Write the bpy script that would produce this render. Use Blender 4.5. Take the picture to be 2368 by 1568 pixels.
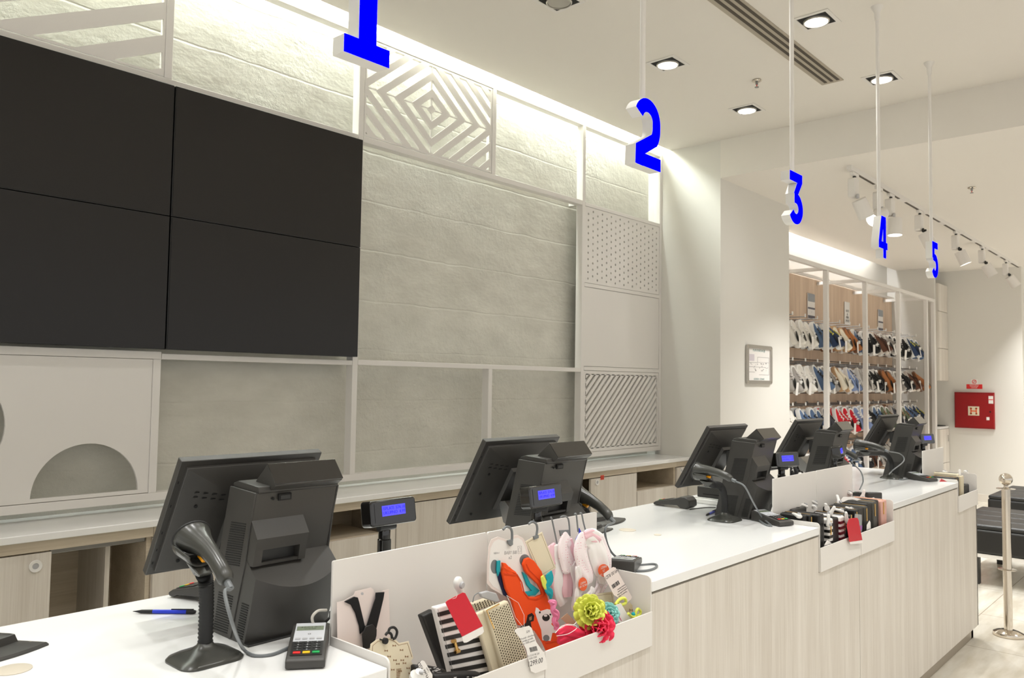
import bpy, bmesh, math, random
from mathutils import Vector, Matrix
from mathutils.geometry import tessellate_polygon
random.seed(7)
for o in list(bpy.data.objects): bpy.data.objects.remove(o)
SC = bpy.context.scene
COL = SC.collection
R = math.radians
sin, cos, pi = math.sin, math.cos, math.pi

# ------------------------------------------------------------- camera
FPX, YAW, PIT, ROL, EYE = 1853.06, R(42.078), R(3.050), R(0.857), 1.5
cf = Vector((cos(PIT)*cos(YAW), cos(PIT)*sin(YAW), sin(PIT)))
cr = Vector((sin(YAW), -cos(YAW), 0)); cu = cr.cross(cf)
CR = cr*cos(ROL)+cu*sin(ROL); CU = -cr*sin(ROL)+cu*cos(ROL)
cam = bpy.data.cameras.new('camera'); camo = bpy.data.objects.new('camera', cam); COL.objects.link(camo)
cam.sensor_width = 36; cam.lens = FPX/2368*36; cam.clip_start = .02
cam.dof.use_dof = True; cam.dof.focus_distance = 2.4; cam.dof.aperture_fstop = 9
camo.matrix_world = Matrix(((CR.x, CU.x, -cf.x, 0), (CR.y, CU.y, -cf.y, 0), (CR.z, CU.z, -cf.z, EYE), (0, 0, 0, 1)))
SC.camera = camo

def at(px, py, y=None, x=None, z=None, k=0, z0=0, m=0, x0=0):
    """world point seen at a pixel, on a real surface (y, x or z plane; k, m lean or turn a y plane)"""
    d = (px-1184)/FPX*CR-(py-784)/FPX*CU+cf
    if x is not None: t = x/d.x
    elif z is not None: t = (z-EYE)/d.z
    else: t = (y+k*(EYE-z0)-m*x0)/(d.y-k*d.z-m*d.x)
    return Vector((d.x*t, d.y*t, EYE+d.z*t))

# ------------------------------------------------------------- world, exposure
W = bpy.data.worlds.new('world'); SC.world = W; W.use_nodes = True
W.node_tree.nodes['Background'].inputs[0].default_value = (1, .995, .98, 1)
W.node_tree.nodes['Background'].inputs[1].default_value = .85
SC.view_settings.view_transform = 'Standard'; SC.view_settings.look = 'None'
SC.view_settings.gamma = 1; SC.view_settings.use_curve_mapping = False
SC.view_settings.exposure = .11
P_DOWN, E_COVE, E_COVE2, P_TRACK = 35.0, 52.0, 62.0, 130.0

# ------------------------------------------------------------- materials
def lin(c):
    c = c/255
    return c/12.92 if c <= .04045 else ((c+.055)/1.055)**2.4
def rgb(r, g, b): return (lin(r), lin(g), lin(b), 1)
MATS = {}
def mat(name, col, rough=.5, metal=0, spec=.5, emit=0, coat=0, alpha=1, trans=0, bump=0, bscale=80, sub=0):
    if name in MATS: return MATS[name]
    m = bpy.data.materials.new(name); m.use_nodes = True; nt = m.node_tree; b = nt.nodes['Principled BSDF']
    b.inputs['Base Color'].default_value = rgb(*col); b.inputs['Roughness'].default_value = rough
    b.inputs['Metallic'].default_value = metal; b.inputs['Specular IOR Level'].default_value = spec
    b.inputs['Coat Weight'].default_value = coat; b.inputs['Coat Roughness'].default_value = .08
    b.inputs['Alpha'].default_value = alpha; b.inputs['Transmission Weight'].default_value = trans
    if emit:
        b.inputs['Emission Color'].default_value = rgb(*col); b.inputs['Emission Strength'].default_value = emit
    if bump or not (emit or trans):
        tc = nt.nodes.new('ShaderNodeTexCoord'); n = nt.nodes.new('ShaderNodeTexNoise'); n.inputs['Scale'].default_value = bscale
        bp = nt.nodes.new('ShaderNodeBump'); bp.inputs['Strength'].default_value = bump or .03; bp.inputs['Distance'].default_value = .002
        nt.links.new(tc.outputs['Object'], n.inputs['Vector']); nt.links.new(n.outputs['Fac'], bp.inputs['Height'])
        nt.links.new(bp.outputs['Normal'], b.inputs['Normal'])
    MATS[name] = m
    return m
def nodes(name, rough=.5, coat=0, spec=.5):
    m = bpy.data.materials.new(name); m.use_nodes = True; nt = m.node_tree; b = nt.nodes['Principled BSDF']
    b.inputs['Roughness'].default_value = rough; b.inputs['Coat Weight'].default_value = coat; b.inputs['Specular IOR Level'].default_value = spec
    MATS[name] = m
    N = lambda t, **k: _n(nt, t, k)
    return m, nt, b, N, nt.links.new
def _n(nt, t, k):
    n = nt.nodes.new('ShaderNode'+t)
    for a, v in k.items():
        if a in n.inputs: n.inputs[a].default_value = v
        else: setattr(n, a, v)
    return n
def ramp(N, stops):
    r = N('ValToRGB'); e = r.color_ramp.elements
    while len(e) < len(stops): e.new(.5)
    for i, (p, c) in enumerate(stops): e[i].position = p; e[i].color = c
    return r
def wood(name, a, b_, axis='z', scale=1, rough=.5, bumpy=.15):
    m, nt, b, N, L = nodes(name, rough)
    tc = N('TexCoord'); mp = N('Mapping'); s = [60*scale, 60*scale, 60*scale]; s['xyz'.index(axis)] = 1.3*scale
    mp.inputs['Scale'].default_value = s
    n = N('TexNoise', Scale=3.2, Detail=4.0, Roughness=.6); mp2 = N('Mapping'); s2 = [v*.16 for v in s]; s2['xyz'.index(axis)] = .4
    mp2.inputs['Scale'].default_value = s2; n2 = N('TexNoise', Scale=2.0, Detail=2.0)
    L(tc.outputs['Object'], mp.inputs[0]); L(tc.outputs['Object'], mp2.inputs[0]); L(mp.outputs[0], n.inputs['Vector']); L(mp2.outputs[0], n2.inputs['Vector'])
    ad = N('Math', operation='ADD'); L(n.outputs['Fac'], ad.inputs[0]); L(n2.outputs['Fac'], ad.inputs[1])
    hv = N('Math', operation='MULTIPLY'); hv.inputs[1].default_value = .5; L(ad.outputs[0], hv.inputs[0])
    r = ramp(N, [(.36, rgb(*a)), (.62, rgb(*b_))]); L(hv.outputs[0], r.inputs[0]); L(r.outputs[0], b.inputs['Base Color'])
    bp = N('Bump', Strength=bumpy, Distance=.002); L(n.outputs['Fac'], bp.inputs['Height']); L(bp.outputs[0], b.inputs['Normal'])
    return m
def concrete():
    m, nt, b, N, L = nodes('painted_concrete', .6)
    tc = N('TexCoord'); n1 = N('TexNoise', Scale=1.1, Detail=3.0); n2 = N('TexNoise', Scale=26.0, Detail=6.0, Roughness=.65)
    n3 = N('TexNoise', Scale=4.0, Detail=5.0, Roughness=.6); mp = N('Mapping'); mp.inputs['Scale'].default_value = (.9, 1, 1.7)
    L(tc.outputs['Object'], mp.inputs[0]); L(mp.outputs[0], n3.inputs['Vector'])
    for n in (n1, n2): L(tc.outputs['Object'], n.inputs['Vector'])
    mask = ramp(N, [(.44, (0, 0, 0, 1)), (.62, (1, 1, 1, 1))]); L(n1.outputs['Fac'], mask.inputs[0])
    rough = N('Math', operation='MULTIPLY'); L(n2.outputs['Fac'], rough.inputs[0]); L(mask.outputs[0], rough.inputs[1])
    sep = N('SeparateXYZ'); L(tc.outputs['Object'], sep.inputs[0])
    wob = N('Math', operation='MULTIPLY_ADD'); wob.inputs[1].default_value = .035; L(n3.outputs['Fac'], wob.inputs[0]); L(sep.outputs['Z'], wob.inputs[2])
    fr = N('Math', operation='PINGPONG'); fr.inputs[1].default_value = .14; L(wob.outputs[0], fr.inputs[0])
    line = ramp(N, [(.0, (0, 0, 0, 1)), (.022, (1, 1, 1, 1))]); sc = N('Math', operation='MULTIPLY'); sc.inputs[1].default_value = 3.0
    L(fr.outputs[0], sc.inputs[0]); L(sc.outputs[0], line.inputs[0])
    h = N('Math', operation='MULTIPLY_ADD'); h.inputs[1].default_value = .16; L(line.outputs[0], h.inputs[0]); L(rough.outputs[0], h.inputs[2])
    h2 = N('Math', operation='MULTIPLY_ADD'); h2.inputs[1].default_value = .7; L(n3.outputs['Fac'], h2.inputs[0]); L(h.outputs[0], h2.inputs[2])
    bp = N('Bump', Strength=.8, Distance=.014); L(h2.outputs[0], bp.inputs['Height']); L(bp.outputs[0], b.inputs['Normal'])
    c = ramp(N, [(.3, rgb(197, 194, 183)), (.7, rgb(213, 210, 199))]); L(n3.outputs['Fac'], c.inputs[0]); L(c.outputs[0], b.inputs['Base Color'])
    return m
def tiles():
    m, nt, b, N, L = nodes('floor_tiles', .22, .15)
    tc = N('TexCoord'); bt = N('TexBrick', Scale=1.0); bt.offset = 0
    for k, v in {'Mortar Size': .0025, 'Brick Width': .8, 'Row Height': .8, 'Mortar Smooth': .2}.items(): bt.inputs[k].default_value = v
    bt.inputs['Color1'].default_value = rgb(226, 224, 218); bt.inputs['Color2'].default_value = rgb(222, 219, 212); bt.inputs['Mortar'].default_value = rgb(160, 150, 134)
    mp = N('Mapping'); mp.inputs['Location'].default_value = (.25, .3, 0); L(tc.outputs['Object'], mp.inputs[0]); L(mp.outputs[0], bt.inputs['Vector'])
    n = N('TexNoise', Scale=2.5, Detail=6.0); mp2 = N('Mapping'); mp2.inputs['Scale'].default_value = (1, 4, 1); L(tc.outputs['Object'], mp2.inputs[0]); L(mp2.outputs[0], n.inputs['Vector'])
    c = ramp(N, [(.35, rgb(226, 220, 208)), (.65, rgb(255, 253, 248))]); L(n.outputs['Fac'], c.inputs[0])
    mx = N('Mix', data_type='RGBA', blend_type='MULTIPLY'); mx.inputs[0].default_value = 1
    L(bt.outputs['Color'], mx.inputs[6]); L(c.outputs[0], mx.inputs[7]); L(mx.outputs[2], b.inputs['Base Color'])
    return m
def stripes(name, a, b_, per, axis='z', duty=.5, off=0):
    m, nt, b, N, L = nodes(name, .4)
    tc = N('TexCoord'); s = N('SeparateXYZ'); L(tc.outputs['Object'], s.inputs[0])
    f = N('Math', operation='MULTIPLY_ADD'); f.inputs[1].default_value = 1/per; f.inputs[2].default_value = 40+off; L(s.outputs[axis.upper()], f.inputs[0])
    g = N('Math', operation='FRACT'); L(f.outputs[0], g.inputs[0]); h = N('Math', operation='LESS_THAN'); h.inputs[1].default_value = duty; L(g.outputs[0], h.inputs[0])
    mx = N('Mix', data_type='RGBA'); mx.inputs[6].default_value = rgb(*a); mx.inputs[7].default_value = rgb(*b_); L(h.outputs[0], mx.inputs[0]); L(mx.outputs[2], b.inputs['Base Color'])
    return m
def dots(name, base, dot, scale, size, rough=.8):
    m, nt, b, N, L = nodes(name, rough)
    tc = N('TexCoord'); v = N('TexVoronoi', Scale=scale, Randomness=.12); L(tc.outputs['Object'], v.inputs['Vector'])
    h = N('Math', operation='LESS_THAN'); h.inputs[1].default_value = size; L(v.outputs['Distance'], h.inputs[0])
    mx = N('Mix', data_type='RGBA'); mx.inputs[6].default_value = rgb(*base); mx.inputs[7].default_value = rgb(*dot); L(h.outputs[0], mx.inputs[0]); L(mx.outputs[2], b.inputs['Base Color'])
    return m
M = {
 'wall': mat('wall_paint', (222, 219, 212), .75, bump=.04, bscale=300), 'ceil': mat('ceiling_paint', (230, 225, 217), .8, bump=.03, bscale=300),
 'conc': concrete(), 'floor': tiles(), 'steel': mat('powder_coated_steel', (229, 225, 220), .45),
 'top': mat('solid_surface', (241, 241, 240), .22, coat=.3), 'wood': wood('pale_laminate', (204, 196, 185), (223, 217, 208)),
 'woodd': wood('pale_laminate_horizontal', (186, 173, 152), (206, 194, 175), 'x'), 'slat': wood('warm_laminate', (196, 168, 142), (224, 200, 176), scale=.35),
 'dev': mat('charcoal_plastic', (58, 56, 53), .42, bump=.08, bscale=1500), 'devd': mat('dark_plastic', (42, 42, 41), .4), 'gloss': mat('gloss_black_plastic', (26, 24, 22), .09, coat=.6),
 'slot': mat('vent_black', (10, 10, 10), .7), 'rubber': mat('black_rubber', (18, 18, 18), .55), 'scan': mat('scanner_plastic', (62, 62, 58), .27),
 'cable': mat('grey_cable', (112, 116, 118), .4), 'wcable': mat('white_cable', (205, 200, 190), .4), 'tv': mat('screen_black', (20, 16, 14), .33, spec=.45),
 'tvb': mat('bezel_black', (10, 9, 9), .35), 'white': mat('white_plastic', (232, 230, 226), .3), 'card': mat('white_card', (238, 234, 230), .55),
 'pink_card': mat('blush_card', (232, 218, 212), .6), 'cream': mat('cream_card', (228, 217, 190), .6), 'brownp': mat('brown_print', (150, 116, 84), .7),
 'ink': mat('grey_ink', (70, 68, 70), .7), 'inkl': mat('light_ink', (150, 146, 146), .7), 'red': mat('red_card', (205, 5, 40), .3), 'black': mat('black_leather', (22, 21, 20), .42, bump=.25, bscale=700),
 'blackf': mat('black_elastic', (14, 14, 15), .85, bump=.3, bscale=900), 'gold': mat('gold_metal', (214, 176, 112), .22, metal=1), 'beige': mat('beige_leather', (214, 203, 176), .45, bump=.1, bscale=500),
 'chrome': mat('polished_steel', (216, 208, 196), .08, metal=1), 'met': mat('grey_metal', (150, 150, 150), .3, metal=1), 'grey': mat('grey_plastic', (120, 124, 126), .4),
 'lgrey': mat('pale_grey_plastic', (178, 178, 180), .3), 'orange': mat('orange_cotton', (240, 78, 10), .85, bump=.1, bscale=900), 'teal': mat('teal_cotton', (20, 160, 172), .8),
 'navy': mat('navy_cotton', (24, 30, 70), .8), 'pinkc': mat('pink_cotton', (238, 196, 204), .85), 'whitec': mat('white_cotton', (244, 240, 238), .85), 'dotc': dots('dotted_cotton', (248, 236, 238), (226, 120, 150), 150, .17),
 'yellowc': mat('yellow_chiffon', (222, 228, 96), .7), 'mint': mat('mint_chiffon', (150, 214, 206), .7), 'coral': mat('coral_chiffon', (240, 50, 86), .7), 'hot': mat('pink_ribbon', (240, 140, 180), .6),
 'blue': mat('blue_plastic', (16, 50, 200), .3), 'yel': mat('yellow_key', (236, 190, 30), .4), 'grn': mat('green_key', (20, 160, 80), .4), 'redk': mat('red_key', (225, 40, 40), .4), 'amber': mat('amber_plastic', (240, 160, 10), .35),
 'lcd': mat('lcd_grey_green', (122, 132, 112), .3), 'lcdb': mat('lit_blue_lcd', (70, 66, 235), .3, emit=1.0), 'lcdt': mat('lit_lcd_text', (20, 16, 250), .3, emit=1.2),
 'num': mat('lit_blue_face', (0, 0, 255), .9, spec=0, emit=2.2), 'lamp': mat('lamp_glow', (255, 250, 240), .5, emit=9), 'cove': mat('cove_glow', (246, 255, 248), .5, emit=E_COVE),
 'cove2': mat('cove_glow_far', (250, 252, 255), .5, emit=E_COVE2), 'fire': mat('red_lacquer', (150, 0, 6), .45), 'sticker': mat('orange_sticker', (240, 100, 50), .5), 'grom': mat('grommet', (196, 186, 170), .45),
 'alu': mat('brushed_aluminium', (188, 184, 178), .3, metal=.8), 'ventd': mat('vent_slot_dark', (74, 66, 56), .7), 'vents': mat('vent_frame', (172, 162, 146), .5), 'plinth': mat('aluminium_plinth', (168, 158, 144), .35, metal=.5),
 'trackb': mat('track_slot', (80, 72, 62), .6), 'rose': mat('pink_leather', (214, 164, 150), .45, bump=.3, bscale=500), 'olive': mat('grey_glitter', (72, 70, 64), .5, bump=.5, bscale=900),
 'clear': mat('clear_film', (235, 238, 240), .12, alpha=.28), 'dk': mat('dark_grey_band', (96, 92, 104), .5), 'silver': mat('silver_panel', (200, 202, 206), .3), 'skirt': mat('white_skirting', (226, 220, 210), .4), 'bag': mat('printed_black_fabric', (20, 18, 18), .5),
}

# ------------------------------------------------------------- mesh builder
class MB:
    def __init__(s): s.v = []; s.f = []; s.mi = []; s.cur = 0
    def add(s, vs, fs):
        o = len(s.v); s.v += [Vector(v) for v in vs]
        for f in fs: s.f.append([i+o for i in f]); s.mi.append(s.cur)
        return s
    def m(s, i): s.cur = i; return s
    def box(s, x0, y0, z0, x1, y1, z1):
        v = [(x, y, z) for x in (x0, x1) for y in (y0, y1) for z in (z0, z1)]
        return s.add(v, [(0, 1, 3, 2), (4, 6, 7, 5), (0, 4, 5, 1), (2, 3, 7, 6), (0, 2, 6, 4), (1, 5, 7, 3)])
    def cbox(s, c, d, rot=None):
        n = len(s.v); s.box(-d[0]/2, -d[1]/2, -d[2]/2, d[0]/2, d[1]/2, d[2]/2)
        for i in range(n, len(s.v)): s.v[i] = ((rot @ s.v[i]) if rot else s.v[i])+Vector(c)
        return s
    def prism(s, poly, a0, a1, axis='y'):
        """poly of 2D points; axis = extrusion axis; (x,z) for y, (y,z) for x, (x,y) for z"""
        def p(q, a): return {'y': (q[0], a, q[1]), 'x': (a, q[0], q[1]), 'z': (q[0], q[1], a)}[axis]
        n = len(poly); return s.add([p(q, a0) for q in poly]+[p(q, a1) for q in poly],
            [list(range(n)), list(range(2*n-1, n-1, -1))]+[(i, (i+1) % n, (i+1) % n+n, i+n) for i in range(n)])
    def plate(s, outer, holes, a0, a1, axis='y'):
        loops = [outer]+holes; pts = [p for l in loops for p in l]
        tri = tessellate_polygon([[Vector((p[0], p[1], 0)) for p in l] for l in loops])
        def q(p, a): return {'y': (p[0], a, p[1]), 'x': (a, p[0], p[1]), 'z': (p[0], p[1], a)}[axis]
        n = len(pts); fs = [tuple(t) for t in tri]+[tuple(i+n for i in reversed(t)) for t in tri]; o = 0
        for l in loops:
            k = len(l); fs += [(o+i, o+(i+1) % k, o+(i+1) % k+n, o+i+n) for i in range(k)]; o += k
        return s.add([q(p, a0) for p in pts]+[q(p, a1) for p in pts], fs)
    def loft(s, rings, cap=True, closed=True):
        n = len(rings[0]); vs = [p for r in rings for p in r]; fs = []
        for i in range(len(rings)-1):
            for j in range(n if closed else n-1): fs.append((i*n+j, i*n+(j+1) % n, (i+1)*n+(j+1) % n, (i+1)*n+j))
        if cap: fs += [list(range(n-1, -1, -1)), [(len(rings)-1)*n+j for j in range(n)]]
        return s.add(vs, fs)
    def tube(s, path, r, n=8, rfn=None):
        path = [Vector(p) for p in path]; rings = []; up = None
        for i, p in enumerate(path):
            t = (path[min(i+1, len(path)-1)]-path[max(i-1, 0)]).normalized()
            if up is None: up = t.orthogonal().normalized()
            up = (up-t*up.dot(t)).normalized(); b = t.cross(up); rr = rfn(i) if rfn else r
            rings.append([p+(up*cos(a)+b*sin(a))*rr for a in [2*pi*j/n for j in range(n)]])
        return s.loft(rings)
    def lathe(s, prof, n=24, c=(0, 0, 0), rot=None):
        rings = []
        for r, z in prof:
            ring = [Vector((r*cos(2*pi*j/n), r*sin(2*pi*j/n), z)) for j in range(n)]
            rings.append([((rot @ p) if rot else p)+Vector(c) for p in ring])
        if prof[0][0] > .002 and prof[-1][0] > .002: return s.loft(rings+[rings[0]], cap=False)
        return s.loft(rings)
    def tr(s, fn): s.v = [Vector(fn(v)) for v in s.v]; return s
    def build(s, name, mats, parent=None, origin=None, bevel=0, seg=2, angle=32, sub=0, smooth=True):
        o = Vector(origin) if origin is not None else Vector((0, 0, 0))
        me = bpy.data.meshes.new(name); me.from_pydata([tuple(v-o) for v in s.v], [], s.f)
        if not isinstance(mats, (list, tuple)): mats = [mats]
        for m_ in mats: me.materials.append(m_)
        for p, i in zip(me.polygons, s.mi): p.material_index = i
        bm = bmesh.new(); bm.from_mesh(me); bmesh.ops.recalc_face_normals(bm, faces=bm.faces[:]); bm.to_mesh(me); bm.free()
        if smooth:
            for p in me.polygons: p.use_smooth = True
            me.set_sharp_from_angle(angle=R(angle))
        ob = bpy.data.objects.new(name, me); COL.objects.link(ob)
        if parent: ob.parent = parent
        else: ob.location = o
        if bevel:
            b = ob.modifiers.new('bevel', 'BEVEL'); b.width = bevel; b.segments = seg; b.limit_method = 'ANGLE'; b.angle_limit = R(40); b.harden_normals = False
        if sub:
            b = ob.modifiers.new('sub', 'SUBSURF'); b.levels = sub; b.render_levels = sub
        return ob
def tag(o, label=None, cat=None, group=None, kind=None):
    if label: o['label'] = label
    if cat: o['category'] = cat
    if group: o['group'] = group
    if kind: o['kind'] = kind
    return o
def thing(name, label, cat, loc=(0, 0, 0), rz=0, group=None):
    o = bpy.data.objects.new(name, None); COL.objects.link(o); o.empty_display_size = .05
    o.location = loc; o.rotation_euler = (0, 0, rz); return tag(o, label, cat, group)
def kids(o): return KIDS.get(o.name, [])
KIDS = {}
def struct(name, mb, m_, **k): return tag(mb.build(name, m_, **k), kind='structure')
def copy_tree(o, loc=None, rz=None, label=None, group=None, parent=None):
    c = o.copy(); COL.objects.link(c); c.parent = parent
    if loc is not None: c.location = loc
    if rz is not None: c.rotation_euler = (c.rotation_euler[0], c.rotation_euler[1], rz)
    if label: c['label'] = label
    if group: c['group'] = group
    for ch in [k for k in bpy.data.objects if k.parent == o and k is not c]: copy_tree(ch, parent=c)
    return c
def bez(pts, n=8):
    """smooth path through points (Catmull-Rom)"""
    P = [Vector(p) for p in pts]; P = [P[0]*2-P[1]]+P+[P[-1]*2-P[-2]]; out = []
    for i in range(1, len(P)-2):
        for j in range(n):
            t = j/n; a, b, c, d = P[i-1:i+3]
            out.append(.5*((2*b)+(c-a)*t+(2*a-5*b+4*c-d)*t*t+(3*b-a-3*c+d)*t**3))
    return out+[P[-2]]
def circ(cx, cz, r, n=16, a0=0, a1=2*pi, full=True):
    return [(cx+r*cos(a0+(a1-a0)*j/(n if full else n-1)), cz+r*sin(a0+(a1-a0)*j/(n if full else n-1))) for j in range(n)]
def rrect(x0, z0, x1, z1, r, n=4):
    out = []
    for cx, cz, a in ((x1-r, z0+r, -pi/2), (x1-r, z1-r, 0), (x0+r, z1-r, pi/2), (x0+r, z0+r, pi)):
        out += [(cx+r*cos(a+pi/2*j/n), cz+r*sin(a+pi/2*j/n)) for j in range(n+1)]
    return out
def text(name, s, size, m_, parent, mtx, th=.0002, align='CENTER'):
    cu_ = bpy.data.curves.new(name, 'FONT'); cu_.body = s; cu_.size = size; cu_.align_x = align; cu_.align_y = 'CENTER'; cu_.extrude = th; cu_.resolution_u = 2
    t = bpy.data.objects.new('tmp', cu_); COL.objects.link(t)
    me = bpy.data.meshes.new_from_object(t.evaluated_get(bpy.context.evaluated_depsgraph_get())); bpy.data.objects.remove(t); bpy.data.curves.remove(cu_)
    me.name = name; me.materials.clear(); me.materials.append(m_)
    o = bpy.data.objects.new(name, me); COL.objects.link(o); o.parent = parent; o.matrix_local = mtx
    return o
def face_y(x, y, z, roll=0, s=1):
    """matrix for text standing in an XZ plane and read from -Y; roll turns it in that plane"""
    return Matrix.Translation((x, y, z)) @ Matrix.Rotation(-roll, 4, 'Y') @ Matrix.Rotation(pi/2, 4, 'X') @ Matrix.Scale(s, 4)
# ============================================================= ROOM
XW, ZC, ZL, YF = 5.66, 3.41, 3.11, 3.468
struct('floor', MB().box(-6, -8, -.1, 17, 4.2, 0), M['floor'])
c = MB(); c.box(-6, -8, ZC, XW, 3.39, ZC+.12); struct('ceiling', c, M['ceil'])
c = MB(); c.box(XW, -8, ZL, 17, 2.944, ZC+.12); c.box(6.95, 2.944, ZL, 17, 3.44, ZL+.12); struct('ceiling_low', c, M['ceil'])
struct('wall_concrete', MB().box(-6, 3.60, 0, XW, 3.75, 4.0), M['conc'])
c = MB(); c.box(-6, 3.30, 3.86, XW, 3.75, 3.95); c.box(-6, 3.35, ZC+.12, XW, 3.39, 3.86); struct('ceiling_cove', c, M['ceil'])
struct('wall_column', MB().box(XW, 2.944, 0, 6.95, 4.1, 4.0), M['wall'])
c = MB(); c.box(6.95, 3.56, 0, 11.7, 3.7, 3.8); c.box(6.95, 3.40, 3.62, 11.7, 3.6, 3.7); c.box(6.95, 3.40, ZL+.12, 11.7, 3.44, 3.62); struct('wall_shoe_bay', c, M['wall'])
struct('wall_bay_side', MB().box(11.70, 2.96, 0, 11.745, 4.1, 3.8), M['wall'])
struct('wall_hydrant', MB().box(12.2, 2.05, 0, 12.35, 4.1, ZL), M['wall'])
struct('wall_far', MB().box(15.5, -8, 0, 15.6, 4.1, ZL), M['wall'])
struct('baseboard_hydrant', MB().box(12.185, 2.05, 0, 12.2, 2.93, .1), M['skirt'])
struct('baseboard_bay', MB().box(6.95, 3.54, 0, 11.7, 3.56, .1), M['skirt'])
# led strips hidden in the two coves
def cove(name, x0, x1, y, z, mt, label):
    t = thing(name, label, 'light', ((x0+x1)/2, y, z))
    MB().box(x0, y-.02, z-.01, x1, y+.02, z+.02).build('profile', M['alu'], t, t.location)
    MB().box(x0, y-.03, z-.03, x1, y+.03, z-.01).build('diffuser', mt, t, t.location)
cove('led_strip_lamp', -2, 5.6, 3.55, 3.575, M['cove'], 'long white LED strip hidden in the ceiling slot above the concrete wall')
cove('led_strip_lamp', 7.0, 10.9, 3.50, 3.50, M['cove2'], 'white LED strip hidden in the ceiling slot above the shoe wall')

# ------------------------------------------------------------- lattice frame on the concrete wall
lf = thing('lattice_frame', 'white steel lattice frame with cut-out panels standing in front of the concrete wall', 'wall frame', (3.1, 3.5, .95))
LO = lf.location
Y0, Y1 = YF, YF+.055
def bar(x0, z0, x1, z1, name='rail'): MB().box(x0, Y0, z0, x1, Y1, z1).build(name, M['steel'], lf, LO, bevel=.002)
for z0, z1 in ((3.365, 3.402), (.965, 1.0)): bar(-1.6, z0, 5.655, z1)
bar(-1.6, 2.782, 2.584, 2.815); bar(2.62, 2.782, 4.579, 2.815); bar(-1.6, 1.575, 1.567, 1.608); bar(1.568, 1.575, 2.584, 1.6)
bar(2.62, 1.577, 4.579, 1.605); bar(4.615, 1.59, 5.624, 1.618); bar(4.615, 2.782, 5.624, 2.808); bar(4.615, 2.195, 5.624, 2.222)
for x, a, b in ((.51, 1.0, 1.575), (.51, 2.815, 3.365), (1.533, 1.0, 1.575), (1.533, 2.815, 3.365), (2.585, 1.0, 3.365), (3.628, 1.0, 1.577), (3.628, 2.815, 3.365), (4.58, 1.0, 3.365), (5.625, 1.0, 3.365)):
    bar(x, a, x+.034, b, 'post')
for bx_, bz_ in ((4.585, 2.79), (4.585, 1.58), (2.59, 1.58), (3.63, .97)): MB().box(bx_, Y1, bz_, bx_+.025, 3.6, bz_+.02).build('wall_bracket', M['steel'], lf, LO)
YP0, YP1 = YF+.004, YF+.016
def panel(mb, label): return tag(mb.build('cutout_panel', M['steel'], lf, LO), label)
# clipping of convex polygons against a rectangle
def clip(poly, x0, z0, x1, z1):
    for ax, lim, sg in ((0, x0, 1), (0, x1, -1), (1, z0, 1), (1, z1, -1)):
        out = []
        for i in range(len(poly)):
            a, b = poly[i-1], poly[i]; da, db = (a[ax]-lim)*sg, (b[ax]-lim)*sg
            if (da >= 0) != (db >= 0): t = da/(da-db); out.append((a[0]+(b[0]-a[0])*t, a[1]+(b[1]-a[1])*t))
            if db >= 0: out.append(b)
        poly = out
        if len(poly) < 3: return []
    return poly
def border(mb, x0, z0, x1, z1, w):
    mb.box(x0, YP0, z0, x1, YP1, z0+w).box(x0, YP0, z1-w, x1, YP1, z1).box(x0, YP0, z0+w, x0+w, YP1, z1-w).box(x1-w, YP0, z0+w, x1, YP1, z1-w)
def bands(mb, cx, cz, rads, wid, rect, hx=1.25):
    for r in rads:
        for sx, sz in ((1, 1), (1, -1), (-1, -1), (-1, 1)):
            o, i = r, r-wid
            q = clip([(cx+sx*o*hx, cz), (cx, cz+sz*o), (cx, cz+sz*i), (cx+sx*i*hx, cz)], *rect)
            if len(q) > 2: mb.prism(q, YP0, YP1)
# rhombus panel
mb = MB(); rc = (2.624, 2.82, 3.624, 3.362); border(mb, *rc, .012)
bands(mb, 3.113, 3.093, [.122, .224, .326, .428, .53, .632, .734], .05, (2.636, 2.832, 3.612, 3.35))
mb.prism([(3.113+.034, 3.093), (3.113, 3.12), (3.113-.034, 3.093), (3.113, 3.066)], YP0, YP1)
for a, b in (((3.113, 3.093), (0, 1)), ((3.113, 3.093), (0, -1)), ((3.113, 3.093), (1, 0)), ((3.113, 3.093), (-1, 0))):
    L_ = .27 if b[0] == 0 else .5; p0 = (a[0]+b[0]*.02, a[1]+b[1]*.02); p1 = (a[0]+b[0]*L_, a[1]+b[1]*L_)
    mb.box(min(p0[0], p1[0])-.0025, YP0+.002, min(p0[1], p1[1])-.0025, max(p0[0], p1[0])+.0025, YP1, max(p0[1], p1[1])+.0025)
panel(mb, 'panel cut into nested rhombus stripes')
# diagonal stripe panel on the far left
mb = MB(); rc = (.545, 2.82, 1.532, 3.362); border(mb, *rc, .01)
for k in range(-4, 6):
    z = 2.941+k*.148; mb2 = clip([(.5, z-.504), (1.55, z), (1.55, z+.075), (.5, z-.429)], .555, 2.83, 1.522, 3.352)
    if len(mb2) > 2: mb.prism(mb2, YP0, YP1)
panel(mb, 'panel cut into slanting stripes')
# circle panel
x0, x1, z0, z1 = .545, 1.532, 1.003, 1.573
mb = MB(); mb.plate([(x0, z0), (x1, z0), (x1, z1), (x0, z1)], [circ(1.284, 1.018, .205, 40, 0, pi, False), circ(.778, 1.304, .205, 48)], YP0, YP1)
panel(mb, 'panel with a round and a half-round hole')
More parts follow.
